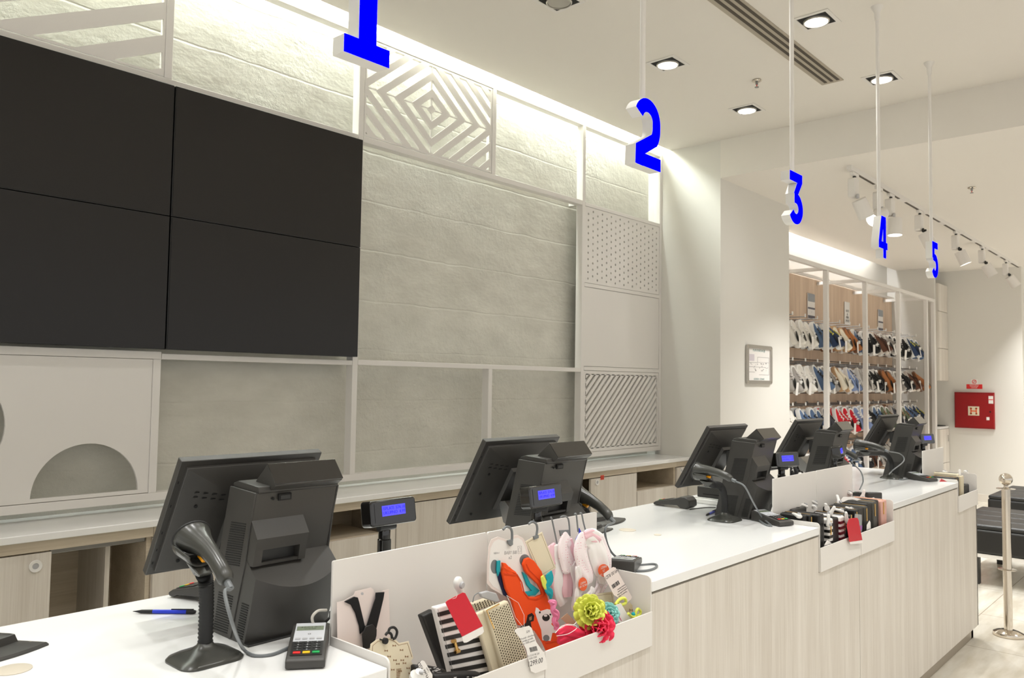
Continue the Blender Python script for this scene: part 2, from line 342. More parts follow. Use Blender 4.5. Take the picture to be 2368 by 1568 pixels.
# second circle panel, outside the frame to the left
# perforated panel
x0, x1, z0, z1 = 4.618, 5.622, 2.225, 2.78
holes = []
nx = 17; dx = (x1-x0-.08)/(nx-1); dz = .0475
for i in range(nx):
    z = z0+.03+(0 if i % 2 == 0 else dz/2)
    while z < z1-.024: holes.append(circ(x0+.04+i*dx, z, .0088, 8)); z += dz
MB().plate([(x0, z0), (x1, z0), (x1, z1), (x0, z1)], holes, YP0, YP1).build('cutout_panel', M['steel'], lf, LO)['label'] = 'panel punched with rows of small holes'
MB().box(4.618, YP0, 1.621, 5.622, YP1, 2.192).build('plain_panel', M['steel'], lf, LO)
# slat panel
mb = MB(); rc = (4.618, 1.003, 5.622, 1.587); border(mb, *rc, .028)
inn = (4.64, 1.025, 5.6, 1.565)
for k in range(-12, 26):
    x = 4.64+k*.0645
    q = clip([(x, 1.02), (x+.038, 1.02), (x+.038+.545*1.08, 1.565), (x+.545*1.08, 1.565)], *inn)
    if len(q) > 2: mb.prism(q, YP0, YP1)
panel(mb, 'panel cut into fine diagonal slats')

# ------------------------------------------------------------- video wall
for cx, nx_ in ((.541, 'left'), (1.565, 'right')):
    for cz, nz in ((2.197, 'upper'), (1.617, 'lower')):
        t = thing('video_wall_screen', f'black switched-off wall screen, {nz} {nx_} of the four in view', 'screen', (cx+.51, 3.46, cz), group='video wall screens')
        MB().box(cx+.001, 3.425, cz+.001, cx+1.02, 3.50, cz+.579).build('casing', M['tvb'], t, t.location, bevel=.002)
        MB().box(cx+.006, 3.4235, cz+.006, cx+1.015, 3.428, cz+.574).build('display_panel', M['tv'], t, t.location)
        MB().box(cx+.3, 3.50, cz+.2, cx+.7, 3.6, cz+.4).build('mounting_bracket', M['tvb'], t, t.location)

# ------------------------------------------------------------- back counter
YB = 3.2
struct_ = None
bt = MB().box(-1.6, YB, .903, XW-.002, 3.598, .93).build('back_worktop', M['top'], None, (2, 3.4, .9), bevel=.003)
tag(bt, 'long white stone worktop below the lattice frame at the back wall', 'worktop')
def carcass(x0, x1, label, name='base_cabinet'):
    t = thing(name, label, 'cabinet', ((x0+x1)/2, 3.4, 0), group=None)
    mb = MB(); o = t.location
    mb.box(x0, 3.24, 0, x0+.018, 3.59, .86).box(x1-.018, 3.24, 0, x1, 3.59, .86).box(x0+.018, 3.57, .1, x1-.018, 3.59, .86).box(x0+.018, 3.26, .08, x1-.018, 3.57, .1)
    mb.box(x0, 3.222, .862, x1, 3.59, .902); mb.box(x0+.018, 3.27, 0, x1-.018, 3.285, .08)
    mb.build('carcass', M['woodd'], t, o); return t
def door(t, x0, x1, z0=.09, z1=.856, y=3.222, ring=None, name='door'):
    d = MB().box(x0+.002, y, z0, x1-.002, y+.018, z1).build(name, M['wood'], t, t.location, bevel=.001)
    if ring:
        rx, rz_ = ring; mb = MB().lathe([(.011, 0), (.011, .002), (.021, .004), (.022, .0), (.020, -.004), (.012, -.004)], 28, (rx, y-.002, rz_), Matrix.Rotation(pi/2, 3, 'X'))
        mb.build('ring_pull', M['white'], d, t.location)
        MB().lathe([(.0005, 0), (.012, 0), (.012, .001), (.0005, .001)], 20, (rx, y-.0015, rz_), Matrix.Rotation(pi/2, 3, 'X')).build('ring_recess', M['lgrey'], d, t.location)
    return d
t = carcass(-.9, .35, 'base cabinet at the left photo edge, left of the open half cabinet'); door(t, -.9, .35)
t = carcass(.352, 1.45, 'base cabinet with a ring-pull sliding door left of its open half'); door(t, .352, 1.083, ring=(1.029, .812))
MB().box(1.083, 3.245, .842, 1.43, 3.262, .862).build('sliding_rail', M['met'], t, t.location, bevel=.003)
MB().box(1.30, 3.3, .1, 1.318, 3.57, .86).build('divider', M['wood'], t, t.location)
t = carcass(1.452, 2.29, 'base cabinet mostly hidden behind the nearest checkout terminal'); door(t, 1.452, 2.29)
t = carcass(2.292, 2.70, 'base cabinet with open niche above its drawer, behind the nearest price display'); door(t, 2.292, 2.61, .09, .722, name='drawer_front'); door(t, 2.612, 2.70, .09, .856, name='filler_panel')
MB().box(2.31, 3.24, .71, 2.61, 3.57, .728).build('niche_shelf', M['woodd'], t, t.location)
t = carcass(2.702, 4.28, 'wide base cabinet with plain panel between niche and dark door gap'); door(t, 2.702, 4.278)
t = carcass(4.282, 4.935, 'base cabinet whose ring-pull door carries an orange-red sticker'); d = door(t, 4.378, 4.935, ring=(4.447, .83))
MB().box(4.487, 3.2205, .842, 4.527, 3.2222, .872).build('sticker', mat('red_sticker', (214, 62, 32), .5), d, t.location)
text('sticker_text', '=== =\n== ===', .012, M['ink'], d, face_y(4.507-t.location.x, 3.2202-t.location.y, .857))
t = carcass(4.937, 5.492, 'base cabinet with a dark open niche above its drawer, right of the stickered door'); door(t, 4.94, 5.492, .09, .722, name='drawer_front')
MB().box(4.955, 3.24, .70, 5.474, 3.57, .724).build('niche_shelf', M['woodd'], t, t.location)
t = carcass(5.494, 5.655, 'narrow base cabinet in the corner by the column wall'); door(t, 5.494, 5.655, ring=(5.56, .83))

# ------------------------------------------------------------- main checkout counter
YC, YCB, ZT = 1.185, 1.96, .965
wt = MB(); XL = -1.0; xe = 5.562
N1, N2, N3 = (.981, 1.892), (3.068, 3.955), (5.111, xe)
out = [(XL, YCB), (XL, YC), (N1[0], YC), (N1[0], 1.374), (N1[1], 1.374), (N1[1], YC), (N2[0], YC), (N2[0], 1.374), (N2[1], 1.374), (N2[1], YC), (N3[0], YC), (N3[0], 1.374), (xe, 1.374), (xe, YCB)]
wt.plate(out, [], .938, ZT, 'z')
w = tag(wt.build('checkout_worktop', M['top'], None, (2, 1.6, .94), bevel=.0025), 'long white stone worktop of the checkout counter', 'worktop')
def unit(x0, x1, spans, label, cut):
    t = thing('checkout_counter', label, 'counter', ((x0+x1)/2, 1.57, 0)); o = t.location
    mb = MB()
    mb.box(x0+.001, 1.376, .075, x1-.001, YCB-.02, .93)
    mb.build('carcass', M['wood'], t, o)
    # front panel with its cut-down part below the trays
    pts = [(x0+.0015, .075), (x1-.0015, .075)]
    prof = [(x1-.0015, .93)]; segs = sorted(cut, reverse=True)
    pts += prof if not (segs and segs[0][1] >= x1-.01) else [(x1-.0015, .795)]
    for a, b in segs:
        if b < x1-.01: pts += [(b, .93), (b, .795)]
        if a > x0+.01: pts += [(a, .795), (a, .93)]
    pts += [(x0+.0015, .795)] if (segs and segs[-1][0] <= x0+.01) else [(x0+.0015, .93)]
    MB().plate(pts, [], YC+.004, YC+.022).build('front_panel', M['wood'], t, o, bevel=.0008)
    MB().box(x0, YC+.03, 0, x1-.012 if x1 > 5 else x1, YC+.042, .075).build('plinth', M['plinth'], t, o)
    MB().box(x0+.001, YC+.022, .55, x1-.001, 1.376, .79).build('tray_support', M['wood'], t, o)
    for a, b in spans: MB().box(a, YC+.022, .79, b, 1.376, .93).build('top_rail', M['wood'], t, o)
    return t
unit(XL, 1.437, [(XL, .978)], 'first checkout counter unit, nearest the camera, below the baby bib tray', [(N1[0], 1.437)])
unit(1.439, 3.510, [(1.895, 3.065)], 'second checkout counter unit, between the baby bib tray and the black wallet tray', [(1.439, N1[1]), (N2[0], 3.510)])
t = unit(3.512, 5.56, [(3.958, 5.108)], 'third checkout counter unit at the far end beside the chrome post', [(3.512, N2[1]), (N3[0], 5.56)])
MB().box(5.545, YC+.004, .075, 5.56, YCB-.02, .795).build('end_panel', M['wood'], t, t.location)
MB().box(5.545, 1.376, .79, 5.56, YCB-.02, .93).build('end_panel', M['wood'], t, t.location)
MB().box(5.50, YC+.03, 0, 5.548, YCB-.05, .075).build('plinth', M['plinth'], t, t.location)
def tray(x0, x1, fl, fr, label):
    t = thing('display_tray', label, 'tray', ((x0+x1)/2, 1.28, .79), group=None); o = t.location
    MB().prism(rrect(x0+.001, .80, x1-.001, 1.131, .004), 1.368, 1.373).build('back_panel', M['steel'], t, o)
    MB().box(x0+.001, YC-.004, .797, x1-.001, YC, .888).build('front_lip', M['steel'], t, o, bevel=.001)
    MB().box(x0+.001, YC, .797, x1-.001, 1.368, .801).build('tray_floor', M['steel'], t, o)
    for side, xx in ((fl, x0), (fr, x1-.004)):
        if side:
            p = [(YC, .80), (1.368, .80), (1.368, .981)]+[(YC+.014+.014*cos(a), .967+.014*sin(a)) for a in [pi/2+pi/2*j/5 for j in range(6)]]
            MB().prism(p, xx, xx+.004, 'x').build('side_flange', M['steel'], t, o)
    return t
tray(.983, 1.4365, 1, 0, 'white metal display tray holding the suspenders and striped wallet')
tray(1.4375, 1.890, 0, 1, 'white metal display tray holding the orange bib and flower clips')
tray(3.070, 3.5085, 1, 0, 'white metal display tray holding the first half of the black wallets')
tray(3.5115, 3.953, 0, 1, 'white metal display tray that ends with the pink wallet')
tray(5.113, 5.559, 1, 1, 'white metal display tray at the far end of the counter')
for px_, py_, a, lb in ((30, 1549, .031, 'large beige round cable cap in the worktop, at the bottom left corner'), (1451, 1226, .031, 'large beige round cable cap in the worktop beside the second security pad'), (1520.5, 1237.5, .013, 'small beige round cap in the worktop right of the large cap')):
    p = at(px_, py_, z=ZT); g = MB().lathe([(.0003, .0015), (a*.9, .0015), (a, .0005), (a, -.001), (.0003, -.001)], 32, (p.x, p.y, ZT+.0008)).build('cable_grommet', M['grom'], None, (p.x, p.y, ZT)); tag(g, lb, 'cable cap')

# ------------------------------------------------------------- ceiling fittings
def downlight(x, y, lit, label, ZC=3.41):
    t = thing('recessed_downlight', label, 'light', (x, y, ZC), group='square recessed ceiling spotlights'); o = t.location
    s = .095
    fr = MB().plate([(x-s, y-s), (x+s, y-s), (x+s, y+s), (x-s, y+s)], [[(x-.075, y-.075), (x+.075, y-.075), (x+.075, y+.075), (x-.075, y+.075)]], ZC-.004, ZC-.001, 'z'); fr.build('trim_frame', M['steel'], t, o)
    MB().box(x-.074, y-.074, ZC-.003, x+.074, y+.074, ZC-.001).build('recess', M['slot'], t, o)
    MB().lathe([(.062, -.012), (.066, -.008), (.066, .0), (.06, .0), (.058, -.010)], 32, (x, y, ZC-.004)).build('gimbal_ring', M['alu'], t, o)
    MB().lathe([(.0005, -.008), (.057, -.008), (.057, -.003), (.0005, -.003)], 32, (x, y, ZC-.004)).build('reflector_lens', M['lamp'] if lit else M['alu'], t, o)
    if lit:
        l = bpy.data.lights.new('spot_bulb', 'SPOT'); l.shadow_soft_size = .018; l.energy = P_DOWN*({2.47: .30 if x < 4.5 else .10, 1.58: 1.25}.get(y, 1.35) if ZC > 3.3 else (.35 if x < 7 else 2.4 if x < 9 else 6.5)); l.color = (1, .993, .975); l.spot_size = R(92 if y == 1.58 and ZC > 3.3 else 112); l.spot_blend = 1
        lo = bpy.data.objects.new('spot_bulb', l); COL.objects.link(lo); lo.parent = t; lo.location = (0, 0, -.034)
ORD = 'first second third fourth fifth sixth seventh'.split()
names_x = {5.13: 'fourth', 4.085: 'third', 3.05: 'second', 2.01: 'first'}
for x in (5.13, 4.085, 3.05, 2.01, .97, -.07, -1.11):
    for y in (2.47, 1.58, .2, -1.2, -2.8):
        lit = not (x == 3.05 and y == 2.47)
        if x == 3.05 and y == 2.47: lb = 'unlit recessed spotlight cut by the top edge of the photo'
        elif y == 2.47 and x > 4: lb = 'lit recessed spotlight nearer the concrete wall, '+('behind the sprinkler head' if x > 5 else 'right of the hanging figure 2')
        elif y == 1.58 and x > 4: lb = 'lit recessed spotlight nearer the customers, '+('behind the rod of the hanging figure 4' if x > 5 else 'above the slot vent')
        else: lb = f'ceiling spotlight out of the photo, '+ORD[(5.13, 4.085, 3.05, 2.01, .97, -.07, -1.11).index(x)]+' from the soffit, '+ORD[(2.47, 1.58, .2, -1.2, -2.8).index(y)]+' row from the wall'
        downlight(x, y, lit, lb)
for i, x in enumerate((6.6, 8.4, 10.2, 12.0)):  # unseen spotlights added to brighten the shoe bay and far wall
    for j, y in enumerate((.6, -.8, -2.4)): downlight(x, y, True, f'added low ceiling fill spotlight out of view, {ORD[i]} from the soffit in {ORD[j]} row', ZL)
v = thing('slot_diffuser', 'long grey ceiling slot diffuser with three black slots', 'air vent', (3.8, 1.83, ZC)); o = v.location
MB().box(1.2, 1.765, ZC-.006, 5.0, 1.9, ZC).build('vent_frame', M['vents'], v, o, bevel=.001)
for y in (1.788, 1.826, 1.864): MB().box(1.22, y-.009, ZC-.0075, 4.97, y+.009, ZC-.005).build('vent_slot', M['ventd'], v, o)
def sprinkler(p, zc, label):
    t = thing('sprinkler_head', label, 'sprinkler', (p.x, p.y, zc), group=None); o = t.location
    MB().lathe([(.001, -.002), (.028, -.002), (.03, -.006), (.022, -.012), (.001, -.012)], 24, o).build('escutcheon', M['chrome'], t, o)
    MB().lathe([(.008, -.012), (.008, -.03), (.001, -.03)], 12, o).build('body', M['met'], t, o)
    MB().tube([o+Vector((0, 0, -.03)), o+Vector((0, 0, -.044))], .003).build('glass_bulb', M['redk'], t, o)
    MB().lathe([(.001, -.045), (.013, -.045), (.013, -.048), (.001, -.048)], 12, o).build('deflector', M['met'], t, o)
sprinkler(at(1750, 185, z=ZC), ZC, 'chrome sprinkler head between the two spotlight rows, left of the slot vent end')
sprinkler(at(2247, 433, z=ZL), ZL, 'chrome sprinkler head in the low ceiling above the track lights')
a = tag(MB().box(1.42, 1.93, ZC-.002, 1.9, 2.39, ZC-.0005).build('access_panel', M['ceil'], None, (1.7, 2.2, ZC)), 'flush square access panel in the ceiling near the figure 1', 'hatch')

# ------------------------------------------------------------- hanging numerals
def stroke(pts, w):
    P = [Vector(p) for p in pts]; L_, R_ = [], []
    for i, p in enumerate(P):
        a = (P[i]-P[i-1]).normalized() if i else (P[1]-P[0]).normalized()
        b = (P[i+1]-P[i]).normalized() if i < len(P)-1 else a
        n = Vector((-(a+b).y, (a+b).x)).normalized(); c = max(.5, n.dot(Vector((-a.y, a.x)))); L_.append(p+n*w/2/c); R_.append(p-n*w/2/c)
    return [tuple(q) for q in L_]+[tuple(q) for q in reversed(R_)]
def arc(cx, cz, rx, rz, a0, a1, n=14): return [(cx+rx*cos(R(a0+(a1-a0)*j/n)), cz+rz*sin(R(a0+(a1-a0)*j/n))) for j in range(n+1)]
H_ = .205; w_ = .040
DIG = {
 1: ([[(.0, .0), (.112, .0), (.112, .036), (.078, .036), (.078, H_), (.048, H_), (.0, .165), (.0, .125), (.035, .150), (.035, .036), (.0, .036)]], []),
 2: ([stroke(arc(.068, .140, .048, .045, 158, 0, 14)+arc(.062, .125, .054, .06, 0, -38, 5)[1:]+[(.026, .046), (.024, .0)], w_), [(.012, 0), (.138, 0), (.138, .037), (.012, .037)]], []),
 3: ([[(.0, H_), (.118, H_), (.118, .172), (.078, .122), (.04, .122), (.072, .168), (.0, .168)], stroke([(.045, .104)]+arc(.056, .062, .046, .042, 90, -150, 20), w_)], []),
 4: ([[(.04, H_), (.104, H_), (.104, .078), (.125, .078), (.125, .044), (.104, .044), (.104, 0), (.066, 0), (.066, .044), (0, .044), (0, .078)]], [[(.066, .078), (.066, .155), (.036, .078)]]),
 5: ([[(.008, H_), (.115, H_), (.115, .168), (.048, .168), (.046, .142), (.05, .125), (.008, .108)], stroke([(.025, .118)]+arc(.055, .066, .044, .048, 100, -150, 20), w_)], []),
}
for n, x, pz in ((1, .908, None), (2, 1.925, None), (3, 3.012, None), (4, 4.062, None), (5, 4.985, None)):
    nm = 'one two three four five'.split()[n-1]; xc = x+.07
    t = thing('hanging_numeral', f'white hanging numeral {nm} with a bright blue face, figure {n} over the checkout', 'sign', (xc, 1.29, ZC), group=None); o = t.location; zb = 2.137
    b = MB(); f = MB()
    for i, poly in enumerate(DIG[n][0]):
        q = [(x+a_, zb+b_) for a_, b_ in poly]; hl = [[(x+a_, zb+b_) for a_, b_ in h] for h in DIG[n][1]] if i == 0 else []
        b.plate(q, hl, 1.272, 1.308); f.plate(q, hl, 1.2705-.0004*i, 1.272)
    b.build('numeral_body', M['white'], t, o, angle=40); f.build('blue_face', M['num'], t, o)
    MB().tube([(xc, 1.292, zb+H_-.012), (xc, 1.292, ZC-.02)], .0088, 12).build('rod', M['steel'], t, o)
    MB().lathe([(.011, -.075), (.014, -.05), (.014, -.03), (.027, -.008), (.03, 0), (.0005, 0)], 20, (xc, 1.292, ZC)).build('ceiling_rose', M['steel'], t, o)

# ------------------------------------------------------------- track lights in the low ceiling
tr = tag(MB().box(5.9, 2.033, ZL-.035, 11.9, 2.067, ZL).build('lighting_track', [M['steel'], M['trackb']], None, (8.9, 2.05, ZL)), 'long white lighting track on the low ceiling', 'lighting track')
mb = MB(); x = 6.0
while x < 11.8: mb.box(x, 2.04, ZL-.0365, x+.45, 2.06, ZL-.034); x += .62
mb.build('track_slot', M['trackb'], tr, tr.location)
def tracklight(x, ang, tilt, label, dark):
    t = thing('track_spotlight', label, 'light', (x, 2.05, ZL-.035), group=None); o = t.location
    MB().box(x-.06, 2.036, ZL-.06, x+.06, 2.064, ZL-.036).build('adapter', M['steel'], t, o, bevel=.003)
    MB().prism(rrect(x-.045, ZL-.22, x+.045, ZL-.075, .02), 2.03, 2.085).build('driver_box', M['steel'], t, o, bevel=.006)
    MB().tube([(x, 2.05, ZL-.06), (x, 2.05, ZL-.085)], .012, 10).build('neck', M['devd'], t, o)
    rot = Matrix.Rotation(ang, 3, 'Z') @ Matrix.Rotation(tilt, 3, 'Y'); c0 = Vector((x, 2.02, ZL-.24))
    for s in ((-1,) if not dark else (-1, 1)):
        MB().lathe([(.0005, -.006), (.019, -.006), (.019, .006), (.0005, .006)], 16, c0+Vector((s*.035, -.005, .02)), Matrix.Rotation(pi/2, 3, 'X')).build('pivot', M['slot'] if dark else M['lgrey'], t, o)
    MB().lathe([(.0005, .0), (.05, .0), (.052, -.01), (.056, -.14), (.052, -.14), (.05, -.13), (.0005, -.13)], 28, c0, rot).build('lamp_head', M['steel'], t, o)
    MB().lathe([(.0005, -.131), (.049, -.131), (.049, -.137), (.0005, -.137)], 28, c0, rot).build('lens', M['lamp'], t, o)
    l = bpy.data.lights.new('track_bulb', 'SPOT'); l.shadow_soft_size = .015; l.energy = P_TRACK*(.06 if tilt > .9 else 1); l.color = (1, .993, .975); l.spot_size = R(120); l.spot_blend = 1
    lo = bpy.data.objects.new('track_bulb', l); COL.objects.link(lo); lo.parent = t
    lo.matrix_local = Matrix.Translation(c0+rot @ Vector((0, 0, -.155))-o) @ rot.to_4x4()
for i, (px_, an, ti, lb, dk) in enumerate(((1990, 2.6, .5, 'first track spotlight from the left, its lamp turned away', 0), (2045, -.4, 1.0, 'track spotlight aimed at the camera beside the rod of numeral 4', 0), (2072, 0, .05, 'track spotlight pointing straight down, right of numeral 4', 0),
        (2137, 1.9, .45, 'track spotlight with black pivots directly left of the rod of numeral 5', 1), (2218, 2.0, .4, 'track spotlight with black pivots right of numeral 5', 1), (2277, 2.0, .5, 'second last track spotlight towards the right', 1), (2330, 2.1, .6, 'last track spotlight near the right edge, just before the track end', 1))):
    x = at(px_, 0, y=2.05).x; q = at(px_, 378+(px_-1965)*.605, z=ZL-.02); tracklight(q.x, an, ti, lb, dk)
# ============================================================= CHECKOUT DEVICES
def V(*a): return Vector(a)
def make_pos(label, kind):
    """local frame: x to the right, y towards the cashier, z up; origin = customer side, left bottom corner"""
    t = thing('checkout_terminal', label, 'till', (0, 0, 0)); W_ = .2
    def ps(p, a, b, nm, m_=M['dev'], par=t, bv=.0015): return MB().prism(p, a, b, 'x').build(nm, m_, par, bevel=bv)
    # tower
    b = ps([(.15, 0), (.071, .309), (-.028, .304), (-.012, .24), (.004, .165), (.02, 0)], .003, W_-.003, 'tower_body')
    for xx in (-.0005, W_-.0035):
        c = ps([(.148, .002), (.071, .31), (-.030, .305), (-.014, .246), (.002, .16), (.05, .002)], xx, xx+.004, 'side_cover')
        xs = xx-.0008 if xx < .1 else xx+.0042
        mb = MB(); 
        for (ya, za), (yb, zb), n in (((.0605, .242), (.0, .245), 0), ):
            pass
        def grille(q0, q1, q2, q3, n):
            for k in range(n):
                f = k/(n-1); a = V(*q0).lerp(V(*q3), f); c_ = V(*q1).lerp(V(*q2), f)
                mb.add([(xs, a.x, a.y), (xs, c_.x, c_.y), (xs, c_.x, c_.y-.0022), (xs, a.x, a.y-.0022), (xs+.001, a.x, a.y), (xs+.001, c_.x, c_.y), (xs+.001, c_.x, c_.y-.0022), (xs+.001, a.x, a.y-.0022)],
                       [(0, 1, 2, 3), (7, 6, 5, 4), (0, 4, 5, 1), (3, 2, 6, 7), (0, 3, 7, 4), (1, 5, 6, 2)])
        grille((.060, .238), (.002, .241), (.023, .155), (.085, .15), 19); mb.build('vent_grille', M['slot'], c, smooth=False); mb = MB()
        grille((.102, .088), (.044, .089), (.062, .012), (.118, .01), 16); mb.build('vent_grille', M['slot'], c, smooth=False)
    # lower cover: convex front cut by a sloping top
    n = 20; P = [[], [], [], []]
    for i in range(n+1):
        x = .0015+(W_-.003)*i/n; u = 2*i/n-1; bl = .022*(1-u*u)
        P[0].append((x, .004, .172)); P[1].append((x, -.037-bl, .137-1.15*bl)); P[2].append((x, -.018-bl*.9, .06)); P[3].append((x, .0-bl*.5, 0))
    mb = MB(); vs = [q for r_ in P for q in r_]+[(.0015, .06, 0), (W_-.0015, .06, 0), (.0015, .03, .172), (W_-.0015, .03, .172)]; N_ = n+1; fs = []
    for r_ in range(3):
        for i in range(n): fs.append((r_*N_+i, r_*N_+i+1, (r_+1)*N_+i+1, (r_+1)*N_+i))
    A, B_, C_, D_ = 4*N_, 4*N_+1, 4*N_+2, 4*N_+3
    fs += [[0, N_, 2*N_, 3*N_, A, C_], [N_-1, D_, B_, 4*N_-1, 3*N_-1, 2*N_-1], [C_, D_]+[N_-1-i for i in range(N_)], [A]+[3*N_+i for i in range(N_)]+[B_]]
    mb.add(vs, fs).build('lower_cover', M['dev'], t, angle=25)
    for x0_ in (.0, .16):
        mb = MB()
        for k in range(15):
            z = .082-k*.005; y = -.0235+(.082-z)*.28+.004
            mb.box(.0007, y+.005, z-.0022, .0018, y+.031, z) if x0_ == 0 else mb.box(W_-.0018, y+.005, z-.0022, W_-.0007, y+.031, z)
        mb.build('vent_grille', M['slot'], t, smooth=False)
    # handle housing with its slot
    mb = MB(); hp = [(.01, .249), (-.014, .248), (-.038, .214), (-.030, .19), (.01, .19)]; mb.prism(hp, .002, .122, 'x')
    lo_ = [(.01, .19), (-.030, .19), (-.024, .158), (.01, .158)]; mb.prism(lo_, .002, .02, 'x').prism(lo_, .106, .122, 'x').prism([(.01, .164), (-.024, .164), (-.022, .158), (.01, .158)], .02, .106, 'x')
    hh = mb.build('handle_housing', M['dev'], t); MB().box(.02, -.008, .164, .106, -.004, .19).build('handle_recess', M['devd'], hh)
    # ports, top plate, hood
    MB().box(.052, -.031, .285, .082, -.0265, .299).build('port_socket', M['slot'], t, bevel=.001); MB().box(.056, -.0318, .288, .078, -.0305, .2955).build('port_connector', M['devd'], t)
    MB().lathe([(.0005, .001), (.002, .001), (.003, .0), (.003, -.002), (.0005, -.002)], 12, (.041, -.0285, .29), Matrix.Rotation(pi/2, 3, 'X')).build('audio_jack', M['slot'], t)
    MB().prism([(.069, .309), (.069, .316), (.05, .322), (-.03, .317), (-.033, .306), (-.028, .302)], .006, W_-.004, 'x').build('top_plate', M['dev'], t, bevel=.0015)
    MB().prism([(.027, .321), (-.016, .3585), (-.0185, .3585), (-.0495, .3215), (-.048, .318), (-.034, .309), (.0, .312)], .032, W_-.005, 'x').build('printer_hood', M['dev'], t, bevel=.0012)
    MB().prism([(-.0165, .3602), (-.0195, .3602), (-.0515, .3222), (-.050, .3205), (-.0175, .3585)], .0315, W_-.0045, 'x').build('glossy_lid', M['gloss'], t, bevel=.0006)
    MB().box(.0, -.02, .0, W_, .01, .004).build('foot_plate', M['devd'], t, bevel=.001)
    # monitor
    mw, ml = .342, .296; o_ = V(-.079, .1415, .369); uv = V(1, 0, 0); vv = V(0, .1475, -.2555).normalized(); nn = V(0, -vv.z, vv.y)
    nn = V(0, -.866, -.5)
    def Q(u, v, n_): return o_+uv*u+vv*v+nn*n_
    def frus(r0, r1, n0, n1): return [[Q(*p, n0) for p in r0], [Q(*p, n1) for p in r1]]
    def rc(a, b, c, d): return [(a, b), (c, b), (c, d), (a, d)]
    mb = MB(); mb.loft([[Q(u, v, 0) for u, v in rc(0, 0, mw, ml)], [Q(u, v, .017) for u, v in rc(0, 0, mw, ml)]]); mon = mb.build('monitor', M['dev'], t, bevel=.0015)
    MB().loft([[Q(u, v, -.0012) for u, v in rc(.004, .004, mw-.004, ml-.004)], [Q(u, v, .0) for u, v in rc(.004, .004, mw-.004, ml-.004)]]).build('screen', M['tv'], mon)
    g = .014
    mb = MB(); mb.loft([[Q(u, v, .0165) for u, v in rc(g, g, mw-g, ml-.012)], [Q(u, v, .023) for u, v in rc(g+.001, g+.001, mw-g-.001, ml-.013)],
        [Q(u, v, .052) for u, v in rc(.105, .062, mw-.105, ml-.03)]])
    sh = mb.build('rear_shell', M['dev'], mon, bevel=.001)
    mb = MB()
    for r_ in range(2):
        for k in range(4): a = .042+k*.017; mb.loft([[Q(u, v, .030+(a-.05)*.3) for u, v in rc(a, .074+r_*.012, a+.014, .077+r_*.012)], [Q(u, v, .0372+(a-.05)*.33) for u, v in rc(a, .068+r_*.012, a+.014, .071+r_*.012)]])
    mb.build('vent_slots', M['slot'], sh, smooth=False)
    rot = Matrix((uv, vv, nn)).transposed()
    for v_ in (.105, .175, .25): MB().lathe([(.0005, .0), (.004, .0), (.004, .002), (.0005, .002)], 12, Q(.052, v_, .0355), rot).build('screw_hole', M['slot'], sh)
    for v_ in (.05, .11, .18, .225, .26): MB().loft([[Q(u, v, .0165) for u, v in rc(.006, v_, .0085, v_+.006)], [Q(u, v, .0176) for u, v in rc(.006, v_, .0085, v_+.006)]]).build('screw_hole', M['slot'], mon)
    mb = MB(); mb.loft(frus(rc(.118, .075, mw-.118, .235), rc(.122, .085, mw-.122, .22), .046, .064)); mb.build('hinge_bracket', M['dev'], t, bevel=.001)
    MB().lathe([(.0005, 0), (.038, 0), (.038, .028), (.0005, .028)], 28, (.105, .1, .235), Matrix.Rotation(pi/2, 3, 'Y')).build('tilt_hinge', M['devd'], t, bevel=.001)
    MB().prism([(.125, .26), (.125, .2), (.06, .19), (.06, .265)], .055, .15, 'x').build('support_arm', M['devd'], t, bevel=.001)
    MB().prism([(.19, .17), (.165, .175), (.11, .12), (.125, .09), (.17, .11)], .045, .155, 'x').build('connector_panel', M['met'], t, bevel=.001)
    return t
POS = [(.858, 1.487, 'nearest, with its big glossy hood, left of the white trays'), (1.762, 1.487, 'second from the camera, behind the hanging baby socks'), (3.031, 1.4536, 'third from the camera, left of the black wallet tray'), (3.985, 1.487, 'fourth from the camera, behind the black wallet tray'), (5.135, 1.45, 'farthest, in front of the shoe wall')]
pos0 = make_pos('charcoal checkout terminal '+POS[0][2], 1)
pos0.location = (POS[0][0], POS[0][1], ZT); pos0['group'] = 'checkout terminals on the counter'
for x, y, lb in POS[1:]: copy_tree(pos0, (x, y, ZT), label='charcoal checkout terminal '+lb)

